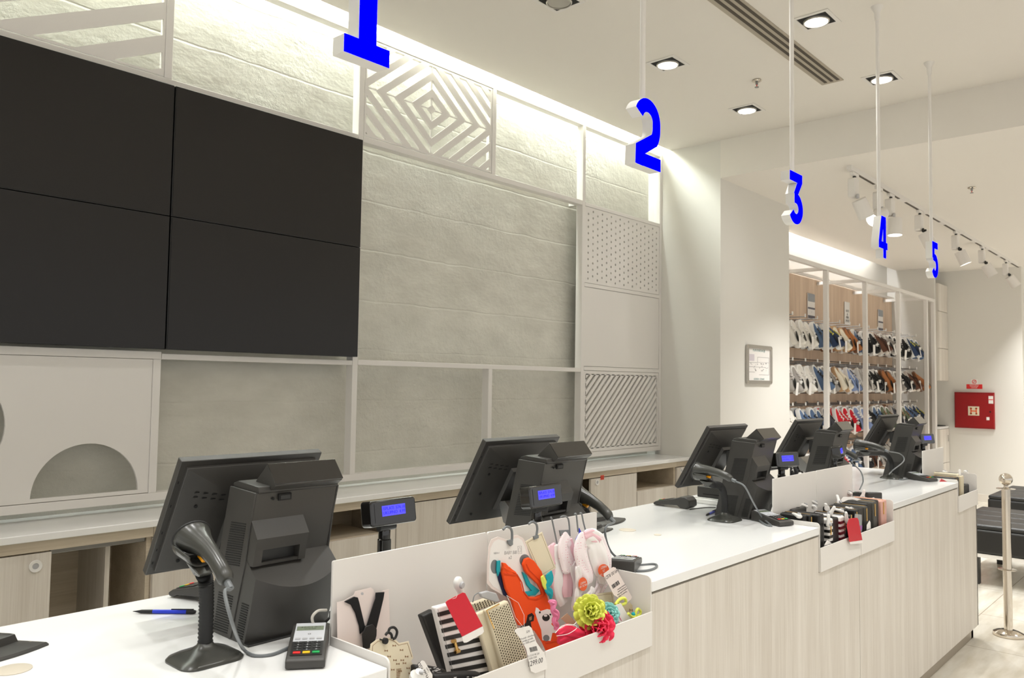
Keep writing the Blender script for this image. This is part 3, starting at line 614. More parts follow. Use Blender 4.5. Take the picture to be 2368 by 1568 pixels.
# ------------------------------------------------------------- hand scanners in gooseneck stands
def make_scanner(stand, head, tilt, yaw, label, base=True, rot=0, glow='amber', SS=.92):
    """stand = (x, y) of the base, head = world point of the cup, tilt = handle drop, yaw = handle turn"""
    t = thing('scanner_stand', 'black gooseneck stand '+label, 'scanner stand', (stand[0], stand[1], ZT), group=None); o = t.location
    rm = Matrix.Rotation(rot, 3, 'Z')
    rings = []
    for s, z in ((1, 0), (1.0, .003), (.93, .008), (.72, .014), (.42, .021), (.26, .027), (.2, .034)):
        rg = []
        for a, b in rrect(-.062*s, -.055*s, .062*s, .055*s, .03*s if s > .5 else .05*s, 6): rg.append(o+rm @ V(a, b, z))
        rings.append(rg)
    MB().loft(rings).build('base', M['scan'], t, o, angle=40)
    for sx in (-1, 1): MB().lathe([(.0005, 0), (.004, 0), (.005, .002), (.0005, .002)], 12, o+rm @ V(sx*.042, -.006, .009)).build('screw', M['slot'], t, o)
    h = V(*head); p0 = o+V(0, 0, .03); p1 = p0+V(0, 0, .05); side = (h-p0); hz = h.z-p0.z; c1 = V(p0.x+.02*side.x, p0.y+.02*side.y, p0.z+hz*.42)
    path = bez([p0, c1, V(p0.x+side.x*.25, p0.y+side.y*.25, p0.z+hz*.74), V(p0.x+side.x*.72, p0.y+side.y*.72, h.z-.026), h+V(0, side.y*.06, -.016)], 18)
    MB().tube(path, .0135, 14, rfn=lambda i: .0145 if i % 2 else .0125).build('gooseneck', M['rubber'], t, o, angle=80)
    fw = Matrix.Rotation(yaw, 3, 'Z') @ Matrix.Rotation(tilt, 3, 'X') @ Matrix.Scale(SS, 3)
    # cup that cradles the scanner: lower half shell
    def cup(r, ln, c0):
        rings = []
        for k in range(5):
            f = k/4; rr = r*(1-.28*f); rings.append([h+fw @ (V(rr*cos(a), c0-ln*f, rr*sin(a)*.92)+V(0, 0, .018)) for a in [pi*1.03+pi*.94*j/12 for j in range(13)]])
        m2 = MB(); m2.loft(rings, cap=False, closed=False); return m2
    cp = cup(.041, .055, .050).build('cradle', M['scan'], t, o, angle=60); sm = cp.modifiers.new('s', 'SOLIDIFY'); sm.thickness = .003
    MB().loft([[h+fw @ V(a*s_, b, c_) for a, b, c_ in ((-.02, .03, -.014), (.02, .03, -.014), (.016, -.03, -.012), (-.016, -.03, -.012))] for s_ in (1, )]+[[h+V(a, b, -.028) for a, b in ((-.01, .01), (.01, .01), (.01, -.01), (-.01, -.01))]]).build('cradle_neck', M['scan'], t, o, bevel=.002)
    # the scanner itself
    s = thing('barcode_scanner', 'black handheld barcode scanner '+label, 'scanner', h, group=None); so = s.location
    ax = [(.062, .040, .036, .020), (.056, .041, .037, .020), (.050, .038, .034, .021), (.034, .031, .029, .024), (.014, .024, .024, .029), (-.012, .0185, .019, .033), (-.05, .0165, .0165, .032), (-.085, .0165, .0165, .026), (-.10, .0165, .0165, .021), (-.108, .012, .012, .019)]
    rings = [[h+fw @ V(rx*cos(a), y, zc+rz_*sin(a)) for a in [2*pi*j/24 for j in range(24)]] for y, rx, rz_, zc in ax]
    MB().loft(rings).build('housing', M['scan'], s, so, angle=45)
    MB().loft([[h+fw @ V(.034*cos(a), y, .02+.03*sin(a)) for a in [2*pi*j/20 for j in range(20)]] for y in (.0625, .0635)]).build('window', M['redk'] if glow == 'r' else M['gloss'], s, so)
    rim = [h+fw @ V(.0405*cos(a), .058, .02+.0365*sin(a)) for a in [2*pi*j/28 for j in range(29)]]; MB().tube(rim, .0025, 8).build('rubber_rim', M['rubber'], s, so)
    MB().loft([[h+fw @ V(x_, y, z_) for x_, z_ in ((-.007, .012), (.007, .012), (.005, .002), (-.005, .002))] for y in (.012, -.012)]).build('trigger', M['amber'], s, so, bevel=.002)
    MB().tube([h+fw @ V(0, -.103, .019), h+fw @ V(0, -.125, .014)], .0065, 10).build('cable_boot', M['cable'], s, so)
    return h+fw @ V(0, -.125, .014), fw
def cable(name, pts, r, m_, label, n=10):
    p = bez(pts, n); c = MB().tube(p, r, 8).build(name, m_, None, p[0]); tag(c, label, 'cable'); return c
ZK = ZT+.0035
hd = at(466, 1296, y=1.46); e1, _ = make_scanner((.768, 1.468), hd, .40, 0, 'at the nearest terminal')
cable('scanner_cable', [e1, at(520, 1372, y=1.33), at(540, 1450, y=1.31), at(562, 1500, z=ZK+.01), at(590, 1516, z=ZK), at(630, 1513, z=ZK), at(672, 1496, z=ZK)], .0032, M['cable'], 'grey cable from the nearest scanner curving to the nearest card terminal')
hd = at(1352, 1172, y=1.50); e2, _ = make_scanner((2.07, 1.55), hd, .40, .0, 'at the second terminal, beside the tray corner')
cable('scanner_cable', [e2, at(1400, 1222, y=1.38), at(1406, 1262, y=1.38), at(1425, 1288, z=ZK+.02), at(1465, 1306, z=ZK), at(1512, 1304, z=ZK), at(1517, 1312, z=ZK), at(1490, 1320, z=ZK), at(1440, 1318, z=ZK)], .0032, M['cable'], 'grey cable from the second scanner looping over the open worktop')
hd = at(1637, 1106, y=1.53); e3, _ = make_scanner((2.95, 1.515), hd, .12, 0, 'at the third terminal')
cable('scanner_cable', [e3, at(1722, 1125, y=1.36), at(1742, 1162, y=1.35), at(1762, 1195, z=ZK+.02), at(1784, 1216, z=ZK), at(1772, 1214, z=ZK), at(1752, 1198, z=ZK+.006), at(1757, 1184, z=ZK+.012), at(1782, 1184, z=ZK+.003)], .0032, M['cable'], 'grey cable from the third scanner curling beside the third card terminal')
hd = at(2002, 1040, y=1.52); e5, _ = make_scanner((5.04, 1.52), hd, .12, 0, 'at the farthest terminal')
cable('scanner_cable', [e5, at(2082, 1050, y=1.42), at(2090, 1066, y=1.40), at(2062, 1090, y=1.40), at(2058, 1100, z=ZK), at(2085, 1109, z=ZK), at(2110, 1103, z=ZK)], .0032, M['cable'], 'grey cable from the farthest scanner in an S curve')
hd = at(1938, 1052, y=1.62); e4, _ = make_scanner((4.28, 1.62), hd, .3, .1, 'at the fourth terminal, mostly hidden')
cable('scanner_cable', [e4, at(1970, 1068, y=1.46), at(1990, 1090, y=1.43), at(1996, 1112, y=1.43), at(1988, 1132, y=1.43)], .0032, M['cable'], 'grey cable hanging from the fourth scanner behind the black wallets')

# ------------------------------------------------------------- card terminals with keypads
def make_pinpad():
    t = thing('card_terminal', '', 'card reader', (0, 0, 0), group='keypad card terminals beside the trays')
    w, l = .036, .078
    prof = [(-l, .002), (-l, .016), (-l+.006, .020), (l*.35, .034), (l-.004, .040), (l, .036), (l, .002)]
    MB().prism(prof, -w, w, 'x').build('body', M['dev'], t, bevel=.004, seg=3)
    tl = math.atan2(.040-.020, 2*l-.01); top = Matrix.Translation((0, 0, .0306)) @ Matrix.Rotation(tl, 4, 'X')
    def on_top(mb, nm, m_, par=t, bv=0): mb.v = [top @ v for v in mb.v]; return mb.build(nm, m_, par, bevel=bv)
    f = on_top(MB().box(-w+.007, -.008, 0, w-.007, l-.006, .0012), 'face_plate', M['silver'], bv=.0005)
    on_top(MB().box(-w+.010, .038, .001, w-.010, .056, .0018), 'display', M['lcd'], f)
    on_top(MB().box(-w+.007, -l+.014, 0, w-.007, -.008, .0008), 'keypad_plate', M['devd'])
    for s, yy in (('18.09.2016  09:11', .051), ('UniCredit', .044)):
        text('display_text', s, .0056, M['ink'], f, top @ Matrix.Translation((0, yy, .0019)), .0001)
    for k in range(4): on_top(MB().box(-.0255+k*.0135, -.002, .0012, -.0155+k*.0135, .004, .003), 'function_key', M['lgrey'], bv=.0006)
    n = 0
    for r_ in range(5):
        for c_ in range(3):
            x = -.0175+c_*.0175; y = -.015-r_*.0102; m_ = M['devd'] if r_ < 4 else (M['redk'], M['yel'], M['grn'])[c_]; hh = .0028 if r_ < 4 else .003
            k = on_top(MB().box(x-.0068, y-.0034, .0008, x+.0068, y+.0034, hh), 'key', m_, bv=.0007); 
            if r_ < 4: text('key_mark', '123456789*0#'[r_*3+c_], .006, M['silver'], k, top @ Matrix.Translation((x, y, hh+.0001)), .0001)
    on_top(MB().add([(.003*cos(a)*s, .022+.003*sin(a)*s, .0013) for s in (.6, 1) for a in [j*pi/8 for j in range(16)]], [(j, (j+1) % 16, 16+(j+1) % 16, 16+j) for j in range(16)]), 'contactless_mark', M['ink'], f)
    return t
pp = make_pinpad(); pp['label'] = 'grey keypad card terminal beside the nearest checkout terminal'
def place(o, x, y, rz, z=ZT): o.location = (x, y, z); o.rotation_euler = (0, 0, rz)
place(pp, .915, 1.345, R(-38))
for x, y, rz, lb in ((3.03, 1.355, -22, 'grey keypad card terminal between the third terminal and the wallet tray'), (5.068, 1.362, -27, 'grey keypad card terminal at the farthest tray'),
                     (1.975, 1.325, 115, 'grey keypad card terminal seen from behind, right of the baby socks'), (4.02, 1.33, 140, 'grey keypad card terminal behind the pink wallet')):
    copy_tree(pp, (x, y, ZT), R(rz), lb)
def make_mobile():
    t = thing('payment_handset', '', 'card reader', (0, 0, 0), group='cordless payment handsets along the back edge')
    prof = [(-.085, .004), (-.088, .012), (-.075, .020), (.02, .040), (.05, .052), (.072, .050), (.088, .036), (.09, .012), (.075, .002), (.045, .002), (.03, .012), (-.06, .008), (-.07, .002)]
    MB().prism(prof, -.036, .036, 'x').build('body', M['dev'], t, bevel=.005, seg=3)
    tp = Matrix.Translation((0, -.03, .0305)) @ Matrix.Rotation(math.atan2(.02, .095), 4, 'X')
    mb = MB().box(-.028, -.04, 0, .028, .015, .001); mb.v = [tp @ v for v in mb.v]; mb.build('keypad_plate', M['devd'], t)
    for c_, m_ in enumerate((M['redk'], M['yel'], M['grn'])):
        mb = MB().box(-.021+c_*.015, -.037, .001, -.009+c_*.015, -.030, .003); mb.v = [tp @ v for v in mb.v]; mb.build('key', m_, t, bevel=.0006)
    mb = MB().box(-.02, .035, .0, .02, .062, .001); mb.v = [Matrix.Translation((0, .03, .0525)) @ Matrix.Rotation(-.35, 4, 'X') @ Matrix.Translation((0, -.02, 0)) @ v for v in mb.v]; mb.build('label_sticker', M['silver'], t)
    MB().lathe([(.0005, -.037), (.024, -.037), (.024, .037), (.0005, .037)], 24, (0, .062, .026), Matrix.Rotation(pi/2, 3, 'Y')).build('paper_roll_cover', M['dev'], t, bevel=.002)
    return t
mh = make_mobile(); mh['label'] = 'cordless payment handset lying left of the third terminal'; place(mh, 3.11, 1.835, R(182))
copy_tree(mh, (.975, 1.865, ZT), R(200), 'cordless payment handset peeking out behind the nearest scanner neck')
copy_tree(mh, (1.30, 1.80, ZT), R(110), 'cordless payment handset behind the first tray wall, left of the nearest customer display')
copy_tree(mh, (1.80, 1.78, ZT), R(110), 'cordless payment handset behind the tray wall, left of the second terminal')
# ------------------------------------------------------------- security pads
def make_pad():
    t = thing('security_pad', '', 'tag deactivator', (0, 0, 0), group='tag deactivator pads')
    out = []
    for a, b, bl in ((( .15, -.02), (.02, .10), .0), ((.02, .10), (-.15, .02), .018), ((-.15, .02), (-.03, -.10), 0), ((-.03, -.10), (.15, -.02), .018)):
        for k in range(8):
            f = k/8; p = V(*a).lerp(V(*b), f); n = V(-(b[1]-a[1]), b[0]-a[0]).normalized(); p = p-n*bl*4*f*(1-f); out.append((p.x, p.y))
    rings = [[V(x*s, y*s, z) for x, y in out] for s, z in ((1, 0), (1, .003), (.97, .007), (.72, .012))]
    MB().loft(rings).build('base_plate', M['dev'], t, angle=30)
    MB().loft([[V(x*s, y*s+.012, z) for x, y in out] for s, z in ((.66, .011), (.62, .026), (.56, .029))]).build('raised_platform', M['dev'], t, angle=30)
    for k, (m_, r_) in enumerate(((M['lgrey'], .006), (M['silver'], .007), (M['lgrey'], .006))): MB().lathe([(.0005, .001), (r_, .001), (r_, 0), (.0005, 0)], 16, (-.018+k*.017, .012, .029)).build('logo_dot', m_, t)
    for x, y in ((.118, -.012), (-.118, .012)): MB().lathe([(.0005, .0015), (.003, .0015), (.004, 0), (.0005, 0)], 12, (x, y, .0085)).build('screw', M['chrome'], t)
    return t
pd = make_pad(); pd['label'] = 'dark diamond-shaped security pad cut by the left edge of the photo'; place(pd, .45, 1.81, R(-12))
copy_tree(pd, (2.53, 1.85, ZT), R(-14), 'dark diamond-shaped security pad on the worktop right of the second scanner')
c = copy_tree(pd, (2.36, 1.76, ZT), R(-20), 'smaller dark security pad half hidden behind the tray corner'); c.scale = (.75, .75, .75)
# ------------------------------------------------------------- customer displays
def make_display():
    t = thing('customer_display', '', 'display', (0, 0, 0), group='customer price displays on poles')
    MB().lathe([(.0005, 0), (.038, 0), (.038, .004), (.02, .010), (.0165, .012), (.0165, .155), (.0145, .157), (.0145, .178), (.006, .196), (.0005, .196)], 24, (0, .018, 0)).build('pole', M['gloss'], t, angle=40)
    tl = Matrix.Translation((0, 0, .222)) @ Matrix.Rotation(-.16, 4, 'X')
    def tb(mb, nm, m_, par, **k): mb.v = [tl @ v for v in mb.v]; return mb.build(nm, m_, par, **k)
    tb(MB().lathe([(.0005, -.024), (.009, -.024), (.009, .024), (.0005, .024)], 16, (0, .016, -.034), Matrix.Rotation(pi/2, 3, 'Y')), 'tilt_joint', M['devd'], t)
    h = tb(MB().prism(rrect(-.069, -.030, .069, .030, .008), -.016, .022), 'housing', M['gloss'], t, bevel=.004, seg=3)
    tb(MB().box(-.057, -.0168, -.020, .057, -.0155, .022), 'front_glass', M['gloss'], h)
    s = tb(MB().box(-.036, -.0174, -.008, .034, -.0165, .016), 'screen', M['lcdb'], h)
    for tx, xx, zz, al in (('ISPLATI', -.034, .009, 'LEFT'), ('UKUPNO', -.034, -.001, 'LEFT'), ('574.18', .033, .009, 'RIGHT'), ('4.99', .033, -.001, 'RIGHT')):
        text('screen_text', tx, .0105, M['lcdt'], s, tl @ Matrix.Translation((xx, -.0178, zz)) @ Matrix.Rotation(pi/2, 4, 'X'), .0001, al)
    return t
cd = make_display(); cd['label'] = 'black customer display with two lines of blue text, nearest the camera'; place(cd, 1.237, 1.50, R(0))
for x, y, rz, lb in ((1.712, 1.425, 0, 'black customer display with blue screen in front of the second terminal'), (3.325, 1.43, -18, 'black customer display turned to the camera above the second tray wall'),
                     (3.925, 1.425, 14, 'black customer display seen edge-on in front of the fourth terminal'), (5.385, 1.425, -18, 'small black customer display at the farthest tray wall')):
    copy_tree(cd, (x, y, ZT), R(rz), lb)
# ------------------------------------------------------------- small things on the worktop
def pen(p0, p1, label):
    p0, p1 = V(*p0), V(*p1); t = thing('ballpoint_pen', label, 'pen', p0, group=None); d = (p1-p0); L_ = d.length; d.normalize(); rot = d.to_track_quat('Z', 'Y').to_matrix()
    MB().lathe([(.0005, 0), (.0012, .004), (.0042, .02), (.0045, .045), (.0005, .045)], 12, p0, rot).build('grip', M['rubber'], t, p0)
    MB().lathe([(.0005, .045), (.0045, .045), (.0047, .12), (.0005, .12)], 12, p0, rot).build('barrel', M['blue'], t, p0)
    MB().lathe([(.0005, .12), (.0048, .12), (.0046, L_-.004), (.003, L_), (.0005, L_)], 12, p0, rot).build('cap', M['rubber'], t, p0)
    MB().cbox(p0+d*(L_-.03)+V(0, 0, .0055), (.05, .003, .0015), Matrix.Rotation(math.atan2(d.y, d.x), 3, 'Z')).build('clip', M['rubber'], t, p0)
pen(at(307, 1414, z=ZT+.005), at(453, 1415, z=ZT+.005), 'blue and black ballpoint pen lying left of the nearest scanner stand')
pen(at(1632, 1192, z=ZT+.005), at(1656, 1184, z=ZT+.005)+V(.04, .02, 0), 'blue ballpoint pen tip peeking out from behind the third scanner stand')
a = at(1618, 1168, y=1.80); t = thing('receipt_tray', 'low white block under the dark box behind the third terminal', 'tray', (a.x+.15, 1.74, ZT)); o = t.location
MB().box(o.x-.14, 1.66, ZT, o.x+.1, 1.86, ZT+.022).build('tray_body', M['white'], t, o, bevel=.004); MB().box(o.x-.13, 1.67, ZT+.022, o.x+.09, 1.85, ZT+.026).build('tray_lid', M['white'], t, o, bevel=.002)
t = thing('receipt_printer', 'dark receipt printer box standing on the white block behind the third terminal', 'printer', (o.x, 1.75, ZT+.026)); q = t.location
MB().box(q.x-.12, 1.68, ZT+.026, q.x+.05, 1.83, ZT+.075).build('body', M['dev'], t, q, bevel=.004); MB().box(q.x-.11, 1.70, ZT+.075, q.x+.04, 1.80, ZT+.078).build('lid', M['devd'], t, q, bevel=.001); MB().box(q.x-.1205, 1.70, ZT+.04, q.x-.119, 1.8, ZT+.044).build('paper_slot', M['slot'], t, q)
cable('white_cable', [at(755, 1411, y=1.40), at(735, 1413, y=1.40), at(722, 1428, y=1.40), at(728, 1447, y=1.40), at(745, 1452, y=1.40), at(764, 1447, y=1.40)], .003, M['wcable'], 'pale cable looping out between the nearest terminal and the tray wall')
cable('black_cable', [at(735, 1462, z=ZT+.02), at(752, 1440, y=1.40), at(762, 1428, y=1.40), at(764, 1415, y=1.42)], .0025, M['rubber'], 'thin black cable rising behind the nearest card terminal')
cable('white_cable', [at(640, 1470, z=ZK), at(700, 1456, z=ZK+.005), at(764, 1450, y=1.395)], .003, M['wcable'], 'pale cable along the foot of the nearest terminal')
cable('black_cable', [at(1595, 1178, z=ZK), at(1612, 1176, z=ZK), at(1635, 1174, z=ZK), at(1655, 1174, z=ZK)], .002, M['rubber'], 'thin black cable from the handset to the third terminal')
# ------------------------------------------------------------- far right: post, benches, fire cabinet, wall cabinet, floor plan
p = V(5.735, 1.065, 0); t = thing('barrier_post', 'polished chrome barrier post with ball top beyond the counter end', 'barrier post', p)
MB().lathe([(.0005, 0), (.082, 0), (.085, .006), (.082, .02), (.05, .034), (.03, .037), (.0005, .037)], 40, p).build('base', M['chrome'], t, p, angle=40)
MB().lathe([(.0005, .037), (.024, .037), (.024, .885), (.0005, .885)], 32, p).build('tube', M['chrome'], t, p)
for z, r_ in ((.395, .052), (.885, .052)): MB().lathe([(.0245, z), (r_, z+.001), (r_, z+.004), (.0245, z+.006)], 32, p).build('rope_ring', M['chrome'], t, p)
MB().lathe([(.0005, .888), (.02, .888), (.011, .9), (.011, .908), (.02, .915)]+[(.04*sin(pi-a), .945+.04*(-cos(pi-a))*-1) for a in []]+[(.0005, .915)], 24, p).build('collar', M['chrome'], t, p)
MB().lathe([(.0005 if k in (0, 16) else .037*sin(pi*k/16), .946-.037*cos(pi*k/16)) for k in range(17)], 32, p).build('ball', M['chrome'], t, p, angle=80)
def bench(x0, x1, y0, y1, label):
    t = thing('waiting_bench', label, 'bench', ((x0+x1)/2, (y0+y1)/2, 0)); o = t.location
    MB().box(x0, y0, .245, x1, y1, .43).build('body', M['black'], t, o, bevel=.02, seg=3)
    n = 4
    for k in range(n): MB().box(x0+(x1-x0)*k/n+.002, y0+.005, .425, x0+(x1-x0)*(k+1)/n-.002, y1-.005, .465).build('seat_cushion', M['black'], t, o, bevel=.018, seg=3)
    MB().box(x0+.01, y0+.01, .215, x1-.01, y1-.01, .243).build('base_rail', M['steel'], t, o)
    for sx in (x0+.06, x1-.12):
        for sy in (y0+.06, y1-.2): MB().box(sx, sy, 0, sx+.06, sy+.06, .215).build('leg', M['devd'], t, o)
bench(7.0, 8.1, -.6, 1.70, 'long black leather waiting bench, the nearer of the two')
bench(9.0, 10.1, -.6, 1.83, 'long black leather waiting bench, the farther of the two')
t = thing('fire_hose_cabinet', 'red fire hose cabinet with an H plate on the far wall', 'fire cabinet', (12.2, 2.61, 1.2)); o = t.location
MB().box(12.16, 2.375, .968, 12.2, 2.848, 1.45).build('body', M['fire'], t, o, bevel=.003)
dr = MB().box(12.145, 2.38, .985, 12.16, 2.835, 1.432).build('door', M['fire'], t, o, bevel=.003)
MB().box(12.143, 2.548, 1.14, 12.1455, 2.680, 1.262).build('sign_plate', M['cream'], dr, o)
def face_x(x, y, z, rl=0): return Matrix.Translation((x, y, z)) @ Matrix.Rotation(-pi/2, 4, 'Z') @ Matrix.Rotation(pi/2, 4, 'X')
def hslab(bm_, y, z, w, h):
    for a, b, c_, d in ((-.5, -.22, -.5, -.32), (-.5, -.22, .32, .5), (.22, .5, -.5, -.32), (.22, .5, .32, .5), (-.43, -.27, -.5, .5), (.27, .43, -.5, .5), (-.3, .3, -.08, .08)): bm_.box(12.141, y+a*w, z+c_*h, 12.1432, y+b*w, z+d*h)
mb = MB(); hslab(mb, 2.614, 1.20, .09, .088); mb.build('letter_h', M['sticker'], dr, o)
MB().box(12.1435, 2.383, 1.305, 12.1455, 2.437, 1.405).build('inspection_sticker', M['card'], dr, o); MB().box(12.1425, 2.384, 1.352, 12.1436, 2.436, 1.362).build('sticker_stripe', M['redk'], dr, o)
MB().box(12.1425, 2.43, 1.085, 12.1455, 2.465, 1.125).build('latch_plate', M['card'], dr, o); MB().lathe([(.0005, 0), (.01, 0), (.01, .006), (.0005, .006)], 12, (12.146, 2.42, 1.195), Matrix.Rotation(-pi/2, 3, 'Y')).build('lock', M['slot'], dr, o)
t = thing('fire_notice', 'small red notice with a prohibition ring above the fire hose cabinet', 'notice', (12.2, 2.615, 1.53)); o = t.location
MB().box(12.196, 2.518, 1.497, 12.2, 2.708, 1.558).build('red_plate', M['redk'], t, o); text('notice_text', 'ZABRANJENO\nPARKIRANJE\nUREDJAJI', .018, M['card'], t, face_x(-.0045, 0, .0), .0001)
MB().box(12.197, 2.57, 1.56, 12.2, 2.655, 1.625).build('white_plate', M['card'], t, o)
mb = MB(); mb.tube([V(12.1945, 2.6125+.024*cos(a), 1.592+.024*sin(a)) for a in [2*pi*j/20 for j in range(21)]], .0035, 6).tube([V(12.1945, 2.6125+.016, 1.576), V(12.1945, 2.6125-.016, 1.608)], .003, 6); mb.build('prohibition_ring', M['redk'], t, o)
t = thing('tall_wall_cabinet', 'tall pale wood wall cabinet with patterned fronts between shoe wall and fire cabinet', 'cabinet', (11.97, 3.1, 0)); o = t.location
sw = M['wood']
for z0, z1, nm in ((2.535, 2.905, 0), (2.037, 2.53, 1), (1.60, 2.03, 0)):
    d = MB().box(11.75, 2.925, z0, 12.195, 2.945, z1).build('front_panel', sw, t, o, bevel=.001)
    mb = MB()
    if nm is not None:
        for k in range(-3, 8):
            x = 11.75+k*.045; q = clip([(x, z0+.01), (x+.006, z0+.01), (x+.16+.006, z1-.01), (x+.16, z1-.01)], 11.91, z0+.01, 12.19, z1-.01)
            if len(q) > 2 and nm: mb.prism(q, 2.9215, 2.925)
        if mb.v: mb.build('carved_slats', M['steel'], d, o)
MB().box(11.75, 2.945, 1.6, 12.195, 3.4, 2.905).build('upper_carcass', sw, t, o); MB().box(11.75, 3.38, .98, 12.195, 3.4, 1.6).build('niche_back', M['wall'], t, o)
MB().box(11.75, 2.93, .955, 12.195, 3.4, .985).build('niche_shelf', M['top'], t, o); MB().box(11.75, 2.945, 0, 12.195, 3.4, .955).build('lower_carcass', sw, t, o)
d = MB().box(11.75, 2.925, .5, 12.195, 2.945, .95).build('door', sw, t, o, bevel=.001); MB().tube([(12.06, 2.905, .87), (12.06, 2.905, .78)], .006).build('handle', M['alu'], d, o); MB().box(11.75, 2.925, .02, 12.195, 2.945, .495).build('drawer_front', sw, t, o, bevel=.001)
c = tag(MB().tube([V(12.02+.1*cos(a), 3.05+.12*sin(a), .992) for a in [2*pi*j/24 for j in range(25)]], .005, 6).build('coiled_cable', M['rubber'], None, (12.02, 3.05, .99)), 'thin black cable coil lying in the cabinet niche by the shoe wall', 'cable')
t = thing('floor_plan_frame', 'small aluminium snap frame with a printed floor plan on the column', 'picture frame', (6.32, 2.944, 1.67)); o = t.location
x0, x1, z0, z1 = 6.083, 6.555, 1.511, 1.832
MB().box(x0+.01, 2.936, z0+.01, x1-.01, 2.944, z1-.01).build('paper', M['card'], t, o)
MB().plate(rrect(x0, z0, x1, z1, .02), [[(x0+.03, z0+.03), (x1-.03, z0+.03), (x1-.03, z1-.03), (x0+.03, z1-.03)]], 2.924, 2.942).build('snap_frame', M['alu'], t, o, bevel=.004)
for x in (x0+.018, x1-.018):
    for z in (z0+.018, z1-.018): MB().lathe([(.0005, 0), (.006, 0), (.005, .002), (.0005, .002)], 12, (x, 2.924, z), Matrix.Rotation(pi/2, 3, 'X')).build('corner_screw', M['chrome'], t, o)
text('plan_title', 'PLAN EVAKUACIJE', .028, MATS.get('teal_ink') or mat('teal_ink', (80, 130, 126), .7), t, face_y(0, -.0085, .118)); text('plan_footer', 'LEGENDA  OZNAKE', .022, MATS['teal_ink'], t, face_y(0, -.0085, -.118))
mb = MB(); rn = random.Random(3); ox, oz = 6.32, 1.67
for a, b, c_, d in ((-.19, .015, -.03, .018), (-.03, .015, -.027, .065), (-.03, .062, .19, .065), (.187, -.08, .19, .065), (.0, -.083, .19, -.08), (-.19, -.063, -.08, -.06), (-.19, -.063, -.187, .018), (-.19, -.02, .12, -.017), (-.03, .02, .19, .022)): mb.box(ox+a, 2.9352, oz+b, ox+c_, 2.936, oz+d)
for k in range(26): a, b = rn.uniform(-.17, .17), rn.uniform(-.055, .012); mb.box(ox+a, 2.9352, oz+b, ox+a+rn.uniform(.004, .016), 2.936, oz+b+rn.uniform(.003, .01))
mb.build('plan_drawing', M['inkl'], t, o); MB().box(ox-.18, 2.9354, oz+.03, ox-.09, 2.936, oz+.085).build('legend_block', mat('pale_lilac_print', (206, 198, 204), .7), t, o)
# ============================================================= SHOE WALL
sb = tag(MB().box(6.96, 3.50, .1, 11.69, 3.558, 2.70).build('slatwall_panel', M['slat'], None, (9.4, 3.5, 0)), 'warm striped wood slatwall behind the hanging shoes', 'wall panel')
mb = MB()
for k in range(16): mb.box(6.97, 3.496, .2+k*.122, 11.68, 3.501, .208+k*.122)
mb.build('slat_groove', M['slot'], sb, sb.location)
fr = thing('shoe_wall_frame', 'white steel frame of square posts in front of the shoe wall', 'frame', (9.4, 2.98, 0)); o = fr.location
for x in (7.885, 9.005, 10.155, 11.315): MB().box(x, 2.955, 0, x+.045, 3.0, 2.645).build('post', M['steel'], fr, o, bevel=.003); MB().box(x+.005, 3.0, 2.645, x+.04, 3.495, 2.68).build('cross_beam', M['steel'], fr, o)
MB().box(11.645, 2.955, 0, 11.698, 3.0, 2.645).build('post', M['steel'], fr, o, bevel=.003)
MB().box(6.955, 2.955, 2.645, 11.698, 3.0, 2.685).build('top_rail', M['steel'], fr, o, bevel=.003); MB().box(6.955, 3.47, 2.705, 11.698, 3.498, 2.735).build('rear_rail', M['steel'], fr, o)
for px_, wd, kind, lb in ((1876, .2, 0, 'narrow grey and white poster above the first shoe bay'), (1959, .17, 1, 'narrow white printed poster above the second shoe bay'), (2036, .19, 0, 'narrow poster with grey stripes above the third shoe bay')):
    x = at(px_, 715, y=3.49).x; t = thing('hanging_poster', lb, 'poster', (x, 3.49, 2.25)); q = t.location
    MB().box(x-wd/2, 3.488, 2.25, x+wd/2, 3.494, 2.53).build('board', M['card'], t, q)
    if kind == 0:
        MB().box(x-wd/2+.003, 3.4865, 2.44, x+wd/2-.003, 3.488, 2.528).build('photo_print', MATS.get('pg') or mat('pg', (150, 154, 160) if px_ < 1900 else (98, 94, 108), .5), t, q)
        MB().box(x-wd/2+.003, 3.4865, 2.355, x+wd/2-.003, 3.488, 2.375).build('stripe', M['dk'], t, q); MB().box(x-wd/2+.003, 3.4865, 2.252, x+wd/2-.003, 3.488, 2.285).build('stripe', M['dk'], t, q)
        text('poster_text', 'i', .03, M['ink'], t, face_y(0, -.0036, .075))
    else: text('poster_text', 'BOYS\n&\nMEN\nSHOES', .04, M['ink'], t, face_y(0, -.0036, .11))
ROWZ = (2.18, 1.745, 1.315, .885); XP = [7.43+.306*k for k in range(14)]
for i, z in enumerate(ROWZ):
    c = MB().box(6.97, 3.455, z-.02, 11.68, 3.47, z-.002).build('hook_crossbar', M['met'], None, (9.4, 3.46, z), bevel=.002)
    tag(c, ('top', 'second', 'third', 'lowest')[i]+' grey metal crossbar carrying the shoe hooks', 'rail')
hk = thing('display_hook', 'metal shoe hook', 'hook', (0, 0, 0), group='metal shoe hooks on the slatwall')
MB().tube([(0, .36, .0), (0, .0, .0)], .005, 8).build('rod', M['met'], hk); MB().box(-.012, .0, -.004, .012, -.008, .028).build('price_holder', M['white'], hk, bevel=.003); MB().box(-.015, .343, -.03, .015, .357, .02).build('bracket', M['met'], hk)
MB().tube([(0, .36, -.02), (0, .15, -.02)], .0035, 6).build('support_rod', M['met'], hk)
